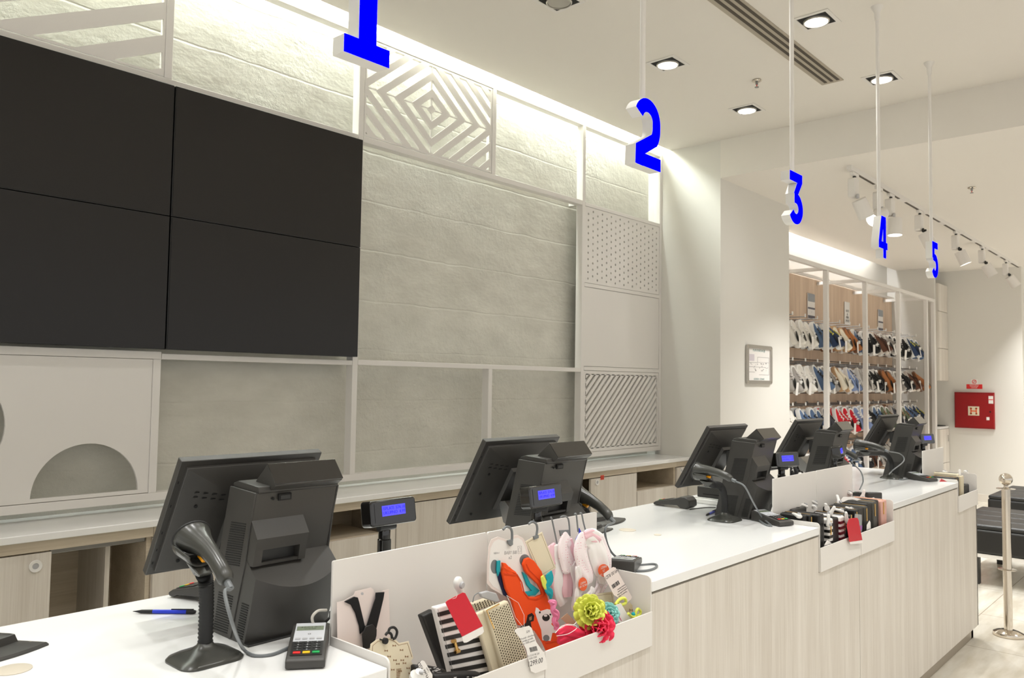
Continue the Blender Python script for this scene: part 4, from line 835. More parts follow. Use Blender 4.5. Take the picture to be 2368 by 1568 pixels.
# ---- shoes
def shoe_mesh(kind):
    """toe +x, up +z; returns builders for upper, sole, laces, opening"""
    L_ = .255; hw = [(-.5, .022), (-.47, .030), (-.38, .036), (-.15, .034), (.05, .040), (.25, .046), (.38, .043), (.46, .032), (.5, .016)]
    hw = [(a, b*1.22) for a, b in hw]; out = [(a*L_, b) for a, b in hw]+[(a*L_, -b) for a, b in reversed(hw)]
    sole = MB().loft([[V(x, y, 0) for x, y in out], [V(x*1.03, y*1.10, .012) for x, y in out], [V(x*1.02, y*1.08, .032) for x, y in out]])
    st = [(-.49, .02, .070 if kind != 'low' else .055), (-.44, .029, .085), (-.3, .033, .078), (-.12, .031, .074), (.0, .033, .068), (.12, .037, .058), (.25, .041, .047), (.36, .039, .040), (.45, .029, .033), (.49, .014, .027)]
    rings = []
    for a, w, h in st:
        n = 10; rings.append([V(a*L_, 1.22*w*cos(pi*j/n)*(1 if j in (0, n) else .97), .02+(h-.02)*sin(pi*j/n)**.7) for j in range(n+1)])
    up = MB().loft(rings, closed=True)
    lace = MB()
    for k in range(5): a = .0+.055*k; z = .071-.0052*k; lace.cbox((a*L_, 0, z+.002), (.008, .056-.002*k, .006), Matrix.Rotation(.25*(-1)**k, 3, 'Z'))
    op = MB(); op.loft([[V(a*L_, w*cos(t_), z) for a, w, z in ()]]) if False else None
    opn = MB(); opn.loft([[V(-.055-.048*cos(a), .021*sin(a), .083+.002*(1 if q else 0)) for a in [2*pi*j/14 for j in range(14)]] for q in (0, 1)])
    return up, sole, lace, opn
PAL = {'white canvas': ((236, 232, 224), (246, 244, 240), (240, 236, 230)), 'denim blue': ((84, 108, 142), (240, 240, 238), (40, 44, 54)), 'navy blue': ((38, 58, 92), (236, 236, 234), (206, 200, 90)), 'cream slip-on': ((236, 228, 208), (196, 160, 120), None),
 'tan leather': ((176, 112, 62), (120, 76, 44), None), 'dark brown': ((92, 54, 34), (224, 214, 204), (60, 36, 24)), 'black': ((24, 24, 26), (236, 234, 232), (30, 30, 30)), 'grey': ((166, 160, 154), (240, 238, 234), (206, 200, 196)), 'light blue': ((140, 160, 204), (244, 242, 240), (248, 246, 244)),
 'red': ((214, 16, 40), (248, 246, 244), (252, 250, 248)), 'olive green': ((112, 124, 98), (238, 236, 232), (150, 120, 90)), 'charcoal': ((72, 72, 80), (220, 216, 212), (50, 50, 54))}
PROTO = {}
for ti, (nm, (cu_, cs_, cl_)) in enumerate(PAL.items()):
    up, sole, lace, opn = shoe_mesh('low' if 'slip' in nm else 'x')
    key = nm.replace(' ', '_').replace('-', '_'); m1, m2 = mat('shoe_'+key, cu_, .7), mat('sole_'+key, cs_, .5); m3 = mat('laces_'+key, cl_, .7) if cl_ else None
    t = thing('pair_of_shoes', nm, 'shoes', (0, -50, 0))
    u = up.build('shoe', m1, t, angle=50); u.modifiers.new('s', 'SUBSURF').render_levels = 1; u.modifiers['s'].levels = 1
    pts = [('sole', sole, m2), ('opening', opn, M['slot'])]+([('laces', lace, m3)] if m3 else [])
    ch = [b.build(n_, m_, u, angle=50) for n_, b, m_ in pts]
    R0 = Matrix.Rotation(-pi/2, 4, 'Y')  # toe up: local +x -> +z, local +z -> -x
    R1 = Matrix.Rotation(pi/2, 4, 'Z')   # then turn so the upper looks to -Y
    for k, sh_ in enumerate((u, None)):
        if k: sh_ = u.copy(); COL.objects.link(sh_); sh_.parent = t; [setattr(c_, 'parent', sh_) or COL.objects.link(c_) for c_ in [q_.copy() for q_ in ch]]
        dx = -.05 if k == 0 else .05
        sh_.matrix_local = Matrix.Translation((dx, .0-.03*k, -.175-.015*k)) @ Matrix.Rotation(.12 if k else -.08, 4, 'Y') @ Matrix.Rotation(-.20-.16*k, 4, 'X') @ R1 @ R0 @ Matrix.Diagonal((1.06, 1.0, 1.2, 1))
    MB().tube(bez([(0, 0, .006), (.0, .008, .0), (.0, .004, -.03), (.0, -.0, -.05)], 4), .0018, 6).box(-.035, -.004, -.056, .035, .0, -.048).build('hanger', M['clear'] if 0 else M['lgrey'], t)
    MB().prism(rrect(-.065, -.32, -.022, -.20, .004), -.135, -.132).build('price_tag', M['card'], t)
    MB().lathe([(.0005, -.012), (.016, -.012), (.020, .0), (.016, .012), (.0005, .012)], 14, (.03, -.13, -.20), Matrix.Rotation(pi/2, 3, 'X')).build('security_tag', M['white'], t)
    PROTO[nm] = t
n_ = list(PAL)
w, d, nv, cs, tn, br, bk, gy, lb_, rd, ol, ch_ = n_
ROWS = [[w, w, d, nv, cs, tn, d, bk, br, gy, bk, bk, nv, d], [gy, w, d, gy, cs, lb_, gy, bk, bk, tn, gy, bk, br, tn], [w, d, d, ch_, rd, rd, lb_, bk, d, ol, ch_, ol, d, nv], [bk, gy, br, w, rd, d, bk, br, gy, bk, nv, tn, br, bk]]
BACK = {w: gy, d: nv, nv: w, cs: tn, tn: br, br: bk, bk: ch_, gy: w, lb_: d, rd: rd, ol: tn, ch_: gy}
RN = 'top second third lowest'.split(); ON = 'first second third fourth fifth sixth seventh eighth ninth tenth eleventh twelfth thirteenth fourteenth'.split()
rn = random.Random(11); used = set()
for i, z in enumerate(ROWZ):
    for k, x in enumerate(XP):
        h = hk if (i, k) == (0, 0) else copy_tree(hk, (x, 3.12, z)); h.location = (x, 3.12, z); h['label'] = f'metal shoe hook, {RN[i]} row, {ON[k]} from the column'
        for dep in ((0, 1) if i < 3 else (0,)):
            nm = ROWS[i][k] if dep == 0 else BACK[ROWS[i][k]]
            p = PROTO[nm]; lb = f'{nm} pair of shoes, {RN[i]} row, '+(f'on the {ON[k]} hook' if dep == 0 else f'behind the front pair on the {ON[k]} hook')
            yy, rz = 3.16+.15*dep+rn.uniform(-.01, .02), rn.uniform(-.25, .25)
            ax_ = rn.uniform(-.22, .16)
            if nm in used: q = copy_tree(p, (x, yy, z), rz, lb, 'shoes hanging on the shoe wall'); q.rotation_euler = (ax_, 0, rz)
            else: p.location = (x, yy, z); p.rotation_euler = (0, 0, rz); p['label'] = lb; p['group'] = 'shoes hanging on the shoe wall'; used.add(nm)
# ============================================================= MERCHANDISE
class Pl:
    """a plane in the tray, y = y0 + k*(z-z0) + m*(x-x0); offsets go towards the customer side"""
    def __init__(s, y, k=0, m=0, z0=.9, x0=1.4): s.a = dict(y=y, k=k, m=m, z0=z0, x0=x0); s.n = V(m, -1, k).normalized()
    def p(s, px, py, off=0): return at(px, py, **s.a)+s.n*off
    def poly(s, mb, pts, a, b): return mb.loft([[s.p(*q, a) for q in pts], [s.p(*q, b) for q in pts]])
    def mtx(s, px, py, qx, qy, off):
        """text matrix: at (px,py), reading direction towards (qx,qy)"""
        o_ = s.p(px, py, off); u = (s.p(qx, qy, off)-o_).normalized(); v = s.n.cross(u)
        return Matrix(((u.x, v.x, s.n.x, o_.x), (u.y, v.y, s.n.y, o_.y), (u.z, v.z, s.n.z, o_.z), (0, 0, 0, 1)))
def Z(pts, o=(740, 1160), s=2.96): return [(o[0]+x/s, o[1]+y/s) for x, y in pts]
def Z1(x, y, o=(740, 1160), s=2.96): return (o[0]+x/s, o[1]+y/s)
def item(name, label, cat, px, py, pl, group=None): return thing(name, label, cat, pl.p(px, py), group=group)
def sh(pl, t, name, pts, a, b, m_, par=None, bevel=0):
    return pl.poly(MB(), pts, a, b).build(name, m_, par or t, t.location, bevel=bevel)
def txt(pl, t, par, s, size, m_, p, q, off, name='print'):
    M_ = pl.mtx(*p, *q, off); M_.translation -= t.location; return text(name, s, size, m_, par, M_, .0001)
def strokes(pl, t, par, name, segs, w, m_, off, o=(740, 1160), s=2.96):
    mb = MB()
    for sg in segs: 
        P_ = [pl.p(*Z1(*q, o, s), off) for q in sg]
        mb.tube(P_, w, 4)
    return mb.build(name, m_, par, t.location)
def soft(t, name, pl, path, widths, depth, m_, par=None, o=(740, 1160), s=2.96, n=5, off=0):
    """flattened cloth tube along a path, widths in photo-zoom pixels"""
    P_ = bez([pl.p(*Z1(*q, o, s), off) for q in path], n); sc = (pl.p(*Z1(path[0][0]+100, path[0][1], o, s))-pl.p(*Z1(*path[0], o, s))).length/100
    W_ = []; k = len(path)-1
    for i in range(len(P_)):
        f = i/n; a = min(int(f), k-1); W_.append((widths[a]*(1-(f-a))+widths[a+1]*(f-a))*sc/2)
    rings = []
    for i, p in enumerate(P_):
        d = (P_[min(i+1, len(P_)-1)]-P_[max(i-1, 0)]).normalized(); u = d.cross(pl.n).normalized(); e = .8 if i in (0, len(P_)-1) else (.95 if i in (1, len(P_)-2) else 1)
        ring = []
        for j in range(26):
            a = 2*pi*j/26; cx_ = abs(cos(a))**.8*(1 if cos(a) >= 0 else -1); wr = 1+.30*sin(5*cx_*1.3+i*.35)*max(0, sin(a))+.16*sin(i*.9+cx_*3)
            ring.append(p+u*W_[i]*e*cx_*(1+.05*sin(i*1.1+a))+pl.n*depth*.62*e*sin(a)*wr)
        rings.append(ring)
    return MB().loft(rings).build(name, m_, par or t, t.location, angle=70)
def security_tag(p, d, up, label, m_=None, L_=.052):
    t = thing('security_tag', label, 'security tag', p, group='hard plastic security tags'); d = V(*d).normalized(); up = V(*up); up = (up-d*up.dot(d)).normalized(); sd = d.cross(up)
    rings = []
    for f, w, h in ((-.5, .006, .005), (-.42, .0115, .008), (-.25, .0125, .0095), (.0, .008, .007), (.3, .0075, .006), (.45, .007, .005), (.5, .004, .003)):
        c = V(*p)+d*L_*f; rings.append([c+sd*w*cos(a)+up*h*sin(a) for a in [2*pi*j/12 for j in range(12)]])
    MB().loft(rings).build('shell', m_ or M['white'], t, t.location, angle=60)
    rot = Matrix((sd, d, -up if sd.cross(d).dot(up) < 0 else up)).transposed()
    MB().lathe([(.0005, .008), (.0085, .008), (.0095, .005), (.0095, .0)], 16, V(*p)-d*L_*.27, rot).build('pin_cap', M['lgrey'], t, t.location) if False else MB().lathe([(.0005, .0125), (.006, .0125), (.0075, .010), (.0075, .0), (.0005, 0)], 16, V(*p)-d*L_*.27, rot).build('pin_cap', M['lgrey'], t, t.location)
    return t
# ---- suspenders on their card
pl = Pl(1.345, k=.06); t = item('suspenders_pack', 'black elastic suspenders clipped on a blush card, leftmost in the first tray', 'suspenders', 840, 1500, pl)
card = sh(pl, t, 'backing_card', [(779, 1393), (794, 1390), (819, 1376), (821, 1368), (858, 1359), (864, 1364), (866, 1372), (883, 1371), (885, 1366), (899, 1363), (902, 1450), (908, 1620), (783, 1620)], -.001, .0, M['pink_card'])
pl.poly(MB(), [(837.5+3*cos(a), 1373+3.4*sin(a)) for a in [j*pi/6 for j in range(12)]], .0, .0006).build('peg_hole', M['lgrey'], card, t.location)
sh(pl, t, 'elastic_strap', Z([(160, 684), (228, 650), (252, 655), (262, 690), (300, 850), (318, 850), (268, 905), (262, 850), (235, 760), (205, 705)]), .001, .0045, M['blackf'], bevel=.001)
sh(pl, t, 'elastic_strap', Z([(368, 620), (427, 616), (420, 660), (368, 880), (340, 860), (305, 850), (352, 700), (366, 660)]), .0048, .008, M['blackf'], bevel=.001)
sh(pl, t, 'leather_clip', Z([(268, 905), (290, 850), (338, 832), (368, 868), (366, 912), (345, 990), (275, 1010)]), .008, .011, M['black'], bevel=.0012)
# ---- ornate cream card
pl = Pl(1.262, k=.1); t = item('hair_accessory_card', 'cream card with scalloped outline, brown print and black hanger beside the suspenders', 'card', 905, 1520, pl)
oc = Z([(300, 1020), (340, 1012), (345, 975), (385, 945), (435, 933), (480, 932), (520, 950), (540, 968), (605, 955), (620, 1010), (637, 1068), (622, 1090), (640, 1130), (655, 1290), (330, 1290)])
card = sh(pl, t, 'card', oc, 0, .0012, M['cream'], bevel=.0003)
strokes(pl, t, card, 'border_line', [[(345, 1026), (356, 1020), (358, 985), (392, 957), (437, 944), (478, 944), (512, 960), (534, 982), (596, 968), (612, 1020), (625, 1062)]], .0005, M['brownp'], .0014)
mb = MB(); rn = random.Random(5)
for a, b in ((505, 985), (555, 1015), (590, 1060), (575, 1105), (560, 1085), (510, 1085), (530, 1110), (545, 1160), (495, 1150), (600, 1140), (615, 1175), (450, 1020), (470, 1060)):
    for k in (-1, 1): pl.poly(mb, Z([(a, b), (a+k*11, b-7), (a+k*11, b+7)]), .0013, .0018)
for k in range(6): pl.poly(mb, Z([(520, 1145+k*11), (552-2*k, 1142+k*11), (552-2*k, 1147+k*11), (520, 1150+k*11)]), .0013, .0018)
mb.build('bow_print', M['brownp'], card, t.location, smooth=False)
def tubep(pl, pts, off, n=5, o=(740, 1160), s=2.96): return bez([pl.p(*Z1(x, y, o, s), off) for x, y in pts], n)
MB().tube(tubep(pl, [(462, 895), (475, 866), (505, 862), (523, 890), (512, 930), (495, 940)], .002), .0027, 8).tube(tubep(pl, [(440, 912), (455, 895), (478, 905), (485, 935)], .004), .0027, 8).build('hanger_hook', M['rubber'], t, t.location)
MB().tube([pl.p(*Z1(437, 952), .0), pl.p(*Z1(437, 952), .008)], .006, 16).tube([pl.p(*Z1(437, 952), .005), pl.p(*Z1(400, 940), .004)], .0015).build('rivet', M['rubber'], t, t.location, bevel=.001)
# ---- dark printed pouches at the very front
pl = Pl(1.205, k=.0)
for i, (pts, y_) in enumerate((([(640, 1118), (760, 1128), (850, 1145), (850, 1260), (640, 1260)], 1.235), ([(770, 1180), (1000, 1162), (1088, 1165), (1086, 1215), (980, 1290), (770, 1290)], 1.206))):
    q = Pl(y_); t = item('printed_pouch', ('black pouch with white print behind the round tag at the bottom edge', 'black pouch with white print at the bottom edge below the striped wallet')[i], 'pouch', *Z1(*pts[0]), q)
    b = sh(q, t, 'pouch', Z(pts), -.012, .008, M['bag'], bevel=.005); mb = MB(); rn = random.Random(i)
    for k in range(34): a, c_ = rn.uniform(pts[0][0]+15, pts[2][0]-40), rn.uniform(pts[0][1]+12, pts[0][1]+70); q.poly(mb, Z([(a, c_), (a+rn.uniform(6, 22), c_-2), (a+14, c_+3), (a, c_+4)]), .0082, .0088)
    mb.build('white_print', M['card'], b, t.location, smooth=False)
q = Pl(1.196); t = item('price_tag', 'white price tag reading 749.00 RSD beside the round white tag at the bottom edge', 'price tag', *Z1(715, 1140), q)
c = sh(q, t, 'tag', Z([(672, 1120), (698, 1088), (712, 1090), (768, 1185), (768, 1215), (690, 1230)]), .0, .0008, M['card']); txt(q, t, c, '749.00 RSD', .011, M['ink'], Z1(708, 1165), Z1(690, 1135), .001); txt(q, t, c, 'Artikal\nCena', .006, M['inkl'], Z1(728, 1160), Z1(708, 1128), .001)
t = item('security_tag', 'round white security tag at the bottom edge of the photo', 'security tag', *Z1(660, 1175), q)
MB().lathe([(.0005, .010), (.009, .010), (.011, .004), (.016, .0), (.0155, -.008), (.0005, -.008)], 24, q.p(*Z1(662, 1188), .004), Matrix.Rotation(.5, 3, 'X')).build('shell', M['white'], t, t.location, angle=40); MB().tube([q.p(*Z1(662, 1188), .014)+V(0, 0, .008), q.p(*Z1(662, 1188), .014)+V(0, 0, .011)], .005, 14).build('pin_cap', M['lgrey'], t, t.location)
# ---- wallets in the first tray
def wallet(label, pts, y, th, m_, extras=None, k=0, name='wallet', bevel=.004):
    pl = Pl(y, k); q = Z(pts); t = item(name, label, 'wallet', *q[0], pl); b = sh(pl, t, 'body', q, -th, 0, m_, bevel=bevel)
    return pl, t, b
wallet('plain black leather wallet leaning behind the striped one', [(703, 785), (790, 742), (935, 1230), (880, 1260)], 1.285, .02, M['black'])
S = [(792, 728), (1000, 672), (1192, 1190), (915, 1240)]
pl, t, b = wallet('black and white striped wallet with a gold bow clasp', S, 1.250, .018, M['card'])
def lerp4(S, u, v): 
    a = (S[0][0]+(S[1][0]-S[0][0])*u, S[0][1]+(S[1][1]-S[0][1])*u); b_ = (S[3][0]+(S[2][0]-S[3][0])*u, S[3][1]+(S[2][1]-S[3][1])*u); return (a[0]+(b_[0]-a[0])*v, a[1]+(b_[1]-a[1])*v)
mb = MB()
for k in range(9):
    v0, v1 = .065+k*.108, .065+k*.108+.054
    pl.poly(mb, Z([lerp4(S, .005, v0), lerp4(S, 1.0, v0), lerp4(S, 1.0, v1), lerp4(S, .005, v1)]), .0002, .0009)
mb.build('black_stripe', M['black'], b, t.location, smooth=False)
edge = [lerp4(S, .045, .02+.96*j/12) for j in range(13)]
strokes(pl, t, b, 'stitching', [edge], .0004, M['inkl'], .0012)
MB().tube([pl.p(*Z1(912, 950), .004), pl.p(*Z1(932, 1025), .004)], .0035, 8, rfn=lambda i: .0035).tube([pl.p(*Z1(905, 958), .005), pl.p(*Z1(925, 985), .005), pl.p(*Z1(942, 1018), .005)], .0015, 8).build('gold_bow', M['gold'], b, t.location)
for a, c_ in (((897, 955), (917, 950)), ((917, 1028), (945, 1018))): MB().tube([pl.p(*Z1(*a), .004), pl.p(*Z1(*c_), .004)], .0042, 8).build('bow_loop', M['gold'], b, t.location)
pl, t, b = wallet('plain beige leather wallet between the striped and the perforated ones', [(1062, 775), (1142, 742), (1262, 1200), (1190, 1220)], 1.232, .012, M['beige'])
def perforated(label, S, y, nu, nv, trim):
    pl, t, b = wallet(label, S, y, .014, M['beige']); mb = MB()
    for i in range(nu):
        for j in range(nv):
            u, v = (i+.5)/nu, (j+.5+(i % 2)*.5)/(nv+.5); u = .06+.9*u; c = lerp4(S, u, .03+.94*v); r_ = 4.3
            pl.poly(mb, Z([(c[0]+r_*cos(a)*.8, c[1]+r_*sin(a)*1.5) for a in (0, pi/3, 2*pi/3, pi, 4*pi/3, 5*pi/3)]), .0001, .0005)
    mb.build('perforation', mat('perforation_shade', (70, 56, 38), .8), b, t.location, smooth=False)
    strokes(pl, t, b, 'gold_trim', trim, .0016, M['gold'], .001); return pl
perforated('cream perforated wallet standing behind, its flap under the white tag', [(1038, 700), (1190, 650), (1215, 700), (1060, 760)], 1.29, 8, 4, [[(1150, 662), (1195, 655), (1208, 690)]])
perforated('cream perforated wallet with gold frame clasp, right of the plain beige wallet', [(1138, 748), (1290, 678), (1440, 1110), (1262, 1185)], 1.222, 11, 22, [[(1225, 700), (1138, 745), (1168, 820), (1190, 868)]])
# red tag, white security tag, price tag
pl = Pl(1.20, k=.05); t = item('swing_tag', 'large crimson swing tag hanging in front of the striped wallet', 'tag', *Z1(900, 680), pl)
c = sh(pl, t, 'tag', Z([(857, 692), (868, 678), (975, 622), (992, 626), (1112, 852), (970, 924)]), 0, .0012, M['red'], bevel=.0003); sh(pl, t, 'white_band', Z([(1112, 854), (1120, 888), (1108, 905), (1002, 964), (985, 966), (974, 950), (970, 926)]), .0, .0012, M['card'], c)
strokes(pl, t, c, 'nylon_string', [[(903, 665), (925, 658), (935, 640)]], .0004, M['card'], .002)
p = Pl(1.236).p(*Z1(962, 612)); security_tag(p, (.33, .1, -.6), (0, -1, .2), 'long white security tag standing above the crimson swing tag', L_=.07)
q = Pl(1.19, k=.0); t = item('security_tag', 'grey looped security lock between the wallets and the bib', 'security tag', *Z1(1120, 640), q)
MB().tube(tubep(Pl(1.27), [(1045, 690), (1060, 640), (1110, 620), (1190, 630), (1190, 660), (1120, 650)], 0), .0011, 8).build('wire_loop', M['grey'], t, t.location); Pl(1.26).poly(MB(), Z([(1090, 625), (1140, 610), (1200, 625), (1225, 680), (1200, 690), (1100, 655)]), -.004, .004).build('shell', M['lgrey'], t, t.location, bevel=.002)
pl = Pl(1.176, k=-.02); t = item('price_tag', 'curled white price tag reading 1299.00 hanging over the tray lip', 'price tag', *Z1(1400, 860), pl)
c = sh(pl, t, 'tag', Z([(1330, 886), (1345, 870), (1430, 850), (1448, 866), (1478, 960), (1535, 1040), (1553, 1110), (1553, 1145), (1472, 1175), (1442, 1160), (1410, 1010), (1370, 940)]), 0, .0008, M['card'], bevel=.0002)
txt(pl, t, c, '1299.00', .0165, M['ink'], Z1(1472, 1100), Z1(1520, 1085), .001); txt(pl, t, c, 'S/M', .008, M['inkl'], Z1(1422, 890), Z1(1445, 885), .001); txt(pl, t, c, 'Uvoznik i distributer\nzemlja porekla\nsastav 100% pamuk', .0062, M['inkl'], Z1(1420, 945), Z1(1465, 930), .001)
mb = MB(); rn = random.Random(9)
for k in range(13): x = 1430+k*3.9; pl.poly(mb, Z([(x, 1000-.25*(x-1430)), (x+rn.choice((1.3, 2.4)), 1000-.25*(x-1430)), (x+10, 1030-.25*(x-1430)), (x+8.4, 1030-.25*(x-1430))]), .0009, .0013)
mb.build('barcode', M['ink'], c, t.location, smooth=False)
txt(pl, t, c, 'PLU 5510 98 230\n102017300', .0062, M['inkl'], Z1(1455, 1060), Z1(1500, 1048), .001)
strokes(pl, t, c, 'nylon_string', [[(1388, 862), (1330, 790), (1300, 700), (1270, 640)], [(1270, 640), (1350, 690), (1390, 775), (1390, 862)]], .00045, M['card'], .003)
# ---- baby bib on its card
pl = Pl(1.325, k=.0); t = item('baby_bib_pack', 'orange baby bib with white dog print on a white card on the tray wall', 'baby bib', *Z1(1290, 300), pl)
oc = [(1140, 560), (1143, 420), (1152, 310), (1172, 258), (1215, 240), (1255, 252), (1290, 270), (1312, 236), (1350, 228), (1390, 250), (1415, 310), (1440, 400), (1475, 520), (1470, 600), (1430, 650), (1250, 640), (1170, 595)]
card = sh(pl, t, 'backing_card', Z(oc), 0, .0012, M['pink_card'], bevel=.0003)
ic = [(1152, 540), (1155, 420), (1164, 322), (1186, 274), (1220, 258), (1256, 268), (1292, 288), (1322, 254), (1352, 246), (1380, 265), (1402, 320), (1425, 405), (1458, 520), (1452, 590), (1420, 630), (1255, 622), (1180, 580)]
cc = sh(pl, t, 'printed_face', Z(ic), .0012, .0016, M['card'], card)
txt(pl, t, cc, 'BABY BIB\nx2', .0115, M['inkl'], Z1(1300, 366), Z1(1340, 364), .0018); txt(pl, t, cc, 'SIZE 0-1', .006, M['inkl'], Z1(1205, 352), Z1(1240, 350), .0018)
strokes(pl, t, cc, 'bib_icon', [[(1350, 305), (1375, 303), (1377, 355), (1352, 357), (1350, 305)], [(1356, 345), (1356, 322), (1364, 312), (1371, 322), (1371, 343), (1356, 345)]], .00035, M['inkl'], .0018)
for cx_, cy_, a, b_ in ((1192, 445, 27, 48), (1398, 402, 36, 42)): pl.poly(MB(), Z([(cx_+a*cos(j*pi/12), cy_+b_*sin(j*pi/12)) for j in range(24)]), .0016, .002).build('arm_hole', M['grey'], cc, t.location)
MB().tube(tubep(pl, [(1243, 190), (1262, 172), (1290, 178), (1303, 205), (1303, 262), (1292, 296)], .005), .0032, 8).build('hanger_hook', M['grey'], t, t.location); sh(pl, t, 'hanger_clip', Z([(1270, 262), (1305, 256), (1306, 292), (1290, 304), (1274, 285)]), .003, .008, M['grey'], bevel=.001)
sh(pl, t, 'navy_bib', Z([(1198, 470), (1225, 480), (1260, 600), (1290, 660), (1250, 640), (1215, 540)]), .002, .005, M['navy'], bevel=.001); sh(pl, t, 'teal_trim', Z([(1200, 405), (1222, 400), (1220, 470), (1205, 510), (1196, 465)]), .003, .007, M['teal'], bevel=.001)
sh(pl, t, 'teal_trim', Z([(1372, 478), (1400, 500), (1428, 556), (1470, 588), (1492, 606), (1460, 640), (1400, 642), (1384, 616), (1436, 608), (1404, 570)]), .003, .007, M['teal'], bevel=.001)
bo = [(1222, 482), (1228, 440), (1225, 412), (1245, 416), (1275, 448), (1318, 486), (1345, 540), (1362, 605), (1395, 645), (1450, 648), (1495, 628), (1490, 602), (1466, 560), (1418, 515), (1380, 472), (1364, 425), (1378, 388), (1405, 378), (1440, 400), (1490, 470), (1512, 540), (1522, 620), (1560, 740), (1598, 850), (1622, 920), (1645, 950), (1650, 985), (1600, 1005), (1535, 1030), (1500, 955), (1450, 880), (1400, 850), (1335, 840), (1312, 780), (1290, 680), (1245, 590)]
bib = sh(pl, t, 'orange_bib', Z(bo), .006, .014, M['orange'], bevel=.002)
strokes(pl, t, bib, 'piping', [[(1318, 492), (1350, 545), (1366, 610), (1400, 655), (1450, 660), (1500, 640), (1516, 608), (1500, 560), (1450, 508), (1402, 462), (1382, 420)], [(1512, 960), (1560, 948), (1640, 940)], [(1228, 484), (1300, 498), (1318, 490)]], .0016, mat('orange_piping', (222, 70, 12), .8), .0145)
soft(t, 'fastener_tab', pl, [(1228, 440), (1262, 466), (1312, 488)], [22, 34, 18], .006, M['orange'], o=(740, 1160), off=.012)
dg = pl.poly(MB(), Z([(1442, 752), (1448, 716), (1462, 722), (1478, 742), (1525, 728), (1548, 732), (1560, 745), (1570, 790), (1552, 830), (1582, 862), (1596, 890), (1560, 890), (1548, 945), (1492, 940), (1484, 870), (1462, 812)]), .0142, .0148).build('dog_print', M['card'], bib, t.location)
for n_, (cx_, cy_, a, b_, m_) in {'nose': (1516, 786, 26, 24, 'black'), 'eye': (1474, 750, 6, 7, 'black'), 'eye.': (1546, 765, 6, 7, 'black'), 'belly': (1518, 925, 22, 22, 'grey'), 'muzzle': (1512, 772, 12, 8, 'white')}.items():
    pl.poly(MB(), Z([(cx_+a*cos(j*pi/8), cy_+b_*sin(j*pi/8)) for j in range(16)]), .0148+(.0004 if n_ == 'muzzle' else 0), .0151+(.0004 if n_ == 'muzzle' else 0)).build('dog_'+n_.strip('.'), M[m_], dg, t.location)
pl.poly(MB(), Z([(1328, 860), (1380, 822), (1392, 768), (1420, 754), (1436, 772), (1432, 808), (1412, 815), (1420, 870), (1345, 875)]), .0142, .0148).build('paw_print', M['black'], bib, t.location)
pl.poly(MB(), Z([(1400, 785), (1418, 775), (1418, 800), (1402, 806)]), .0149, .0153).build('paw_patch', M['brownp'], bib, t.location)
# ---- cream label card with grey hanger
pl = Pl(1.33, k=.0); t = item('headband_card', 'blank cream card with thin brown border hanging right of the bib', 'card', *Z1(1500, 220), pl)
c = sh(pl, t, 'card', Z([(1395, 272), (1510, 205), (1605, 452), (1500, 520)]), .004, .0052, M['cream'], bevel=.0003); strokes(pl, t, c, 'border_line', [[(1408, 280), (1505, 222), (1592, 446), (1504, 500), (1408, 280)]], .0004, M['brownp'], .0054)
MB().tube(tubep(pl, [(1418, 152), (1440, 138), (1468, 150), (1477, 185), (1470, 235)], .005), .003, 8).build('hanger_hook', M['grey'], t, t.location); sh(pl, t, 'hanger_clip', Z([(1445, 235), (1478, 225), (1480, 245), (1450, 258)]), .005, .009, M['grey'])
# ribbons under it
pl = Pl(1.30); t = item('ribbon_bow', 'turquoise ribbon hanging below the cream card', 'ribbon', *Z1(1560, 490), pl)
soft(t, 'ribbon', pl, [(1565, 488), (1575, 540), (1550, 590), (1578, 625), (1580, 665)], [50, 40, 30, 34, 10], .004, M['teal'])
t = item('ribbon_bow', 'lime green ribbon end left of the turquoise ribbon', 'ribbon', *Z1(1530, 520), pl); soft(t, 'ribbon', pl, [(1520, 510), (1535, 560), (1545, 605)], [24, 30, 10], .004, M['yellowc'])
t = item('frilled_ribbon', 'pink frilled ribbon right of the orange bib', 'ribbon', *Z1(1590, 700), Pl(1.27)); soft(t, 'ribbon', Pl(1.27), [(1572, 682), (1600, 700), (1592, 740), (1618, 775), (1604, 815), (1620, 850), (1612, 880)], [16, 34, 22, 40, 24, 30, 12], .009, M['hot'])
# ---- baby socks / mittens
def socks(name, label, y, soft_l, hook, clip_=None, stick=None):
    pl = Pl(y); t = item(name, label, 'baby socks', *Z1(*soft_l[0][0][0]), pl, group='hanging packs of pink baby socks')
    for path, w, d, m_, off in soft_l: soft(t, 'sock', pl, path, w, d, m_, off=off)
    MB().tube(tubep(pl, hook, .004), .0022, 8).build('hanger_hook', M['grey'], t, t.location)
    if clip_: sh(pl, t, 'hanger_clip', Z(clip_), .001, .005, M['grey'])
    if stick:
        cx_, cy_, r_, tx = stick; s_ = pl.poly(MB(), Z([(cx_+r_*cos(j*pi/14), cy_+r_*1.12*sin(j*pi/14)) for j in range(28)]), .0255, .0262).build('round_sticker', M['sticker'], t, t.location)
        txt(pl, t, s_, 'PACK OF\n2\'li\nPAKET', .0095, M['card'], Z1(cx_, cy_), Z1(cx_-20, cy_+7), .0265)
    return t
socks('baby_sock_pack', 'pink and white baby sock pack, leftmost behind the cream card', 1.335, [([(1580, 300), (1600, 380), (1590, 430)], [60, 70, 40], .010, M['pinkc'], .0), ([(1590, 300), (1575, 420), (1610, 560), (1630, 660)], [60, 66, 60, 50], .008, M['pinkc'], .003), ([(1610, 290), (1628, 420), (1625, 560), (1655, 695)], [54, 66, 78, 66], .009, M['whitec'], .006)], [(1570, 112), (1578, 116), (1605, 240), (1615, 290)])
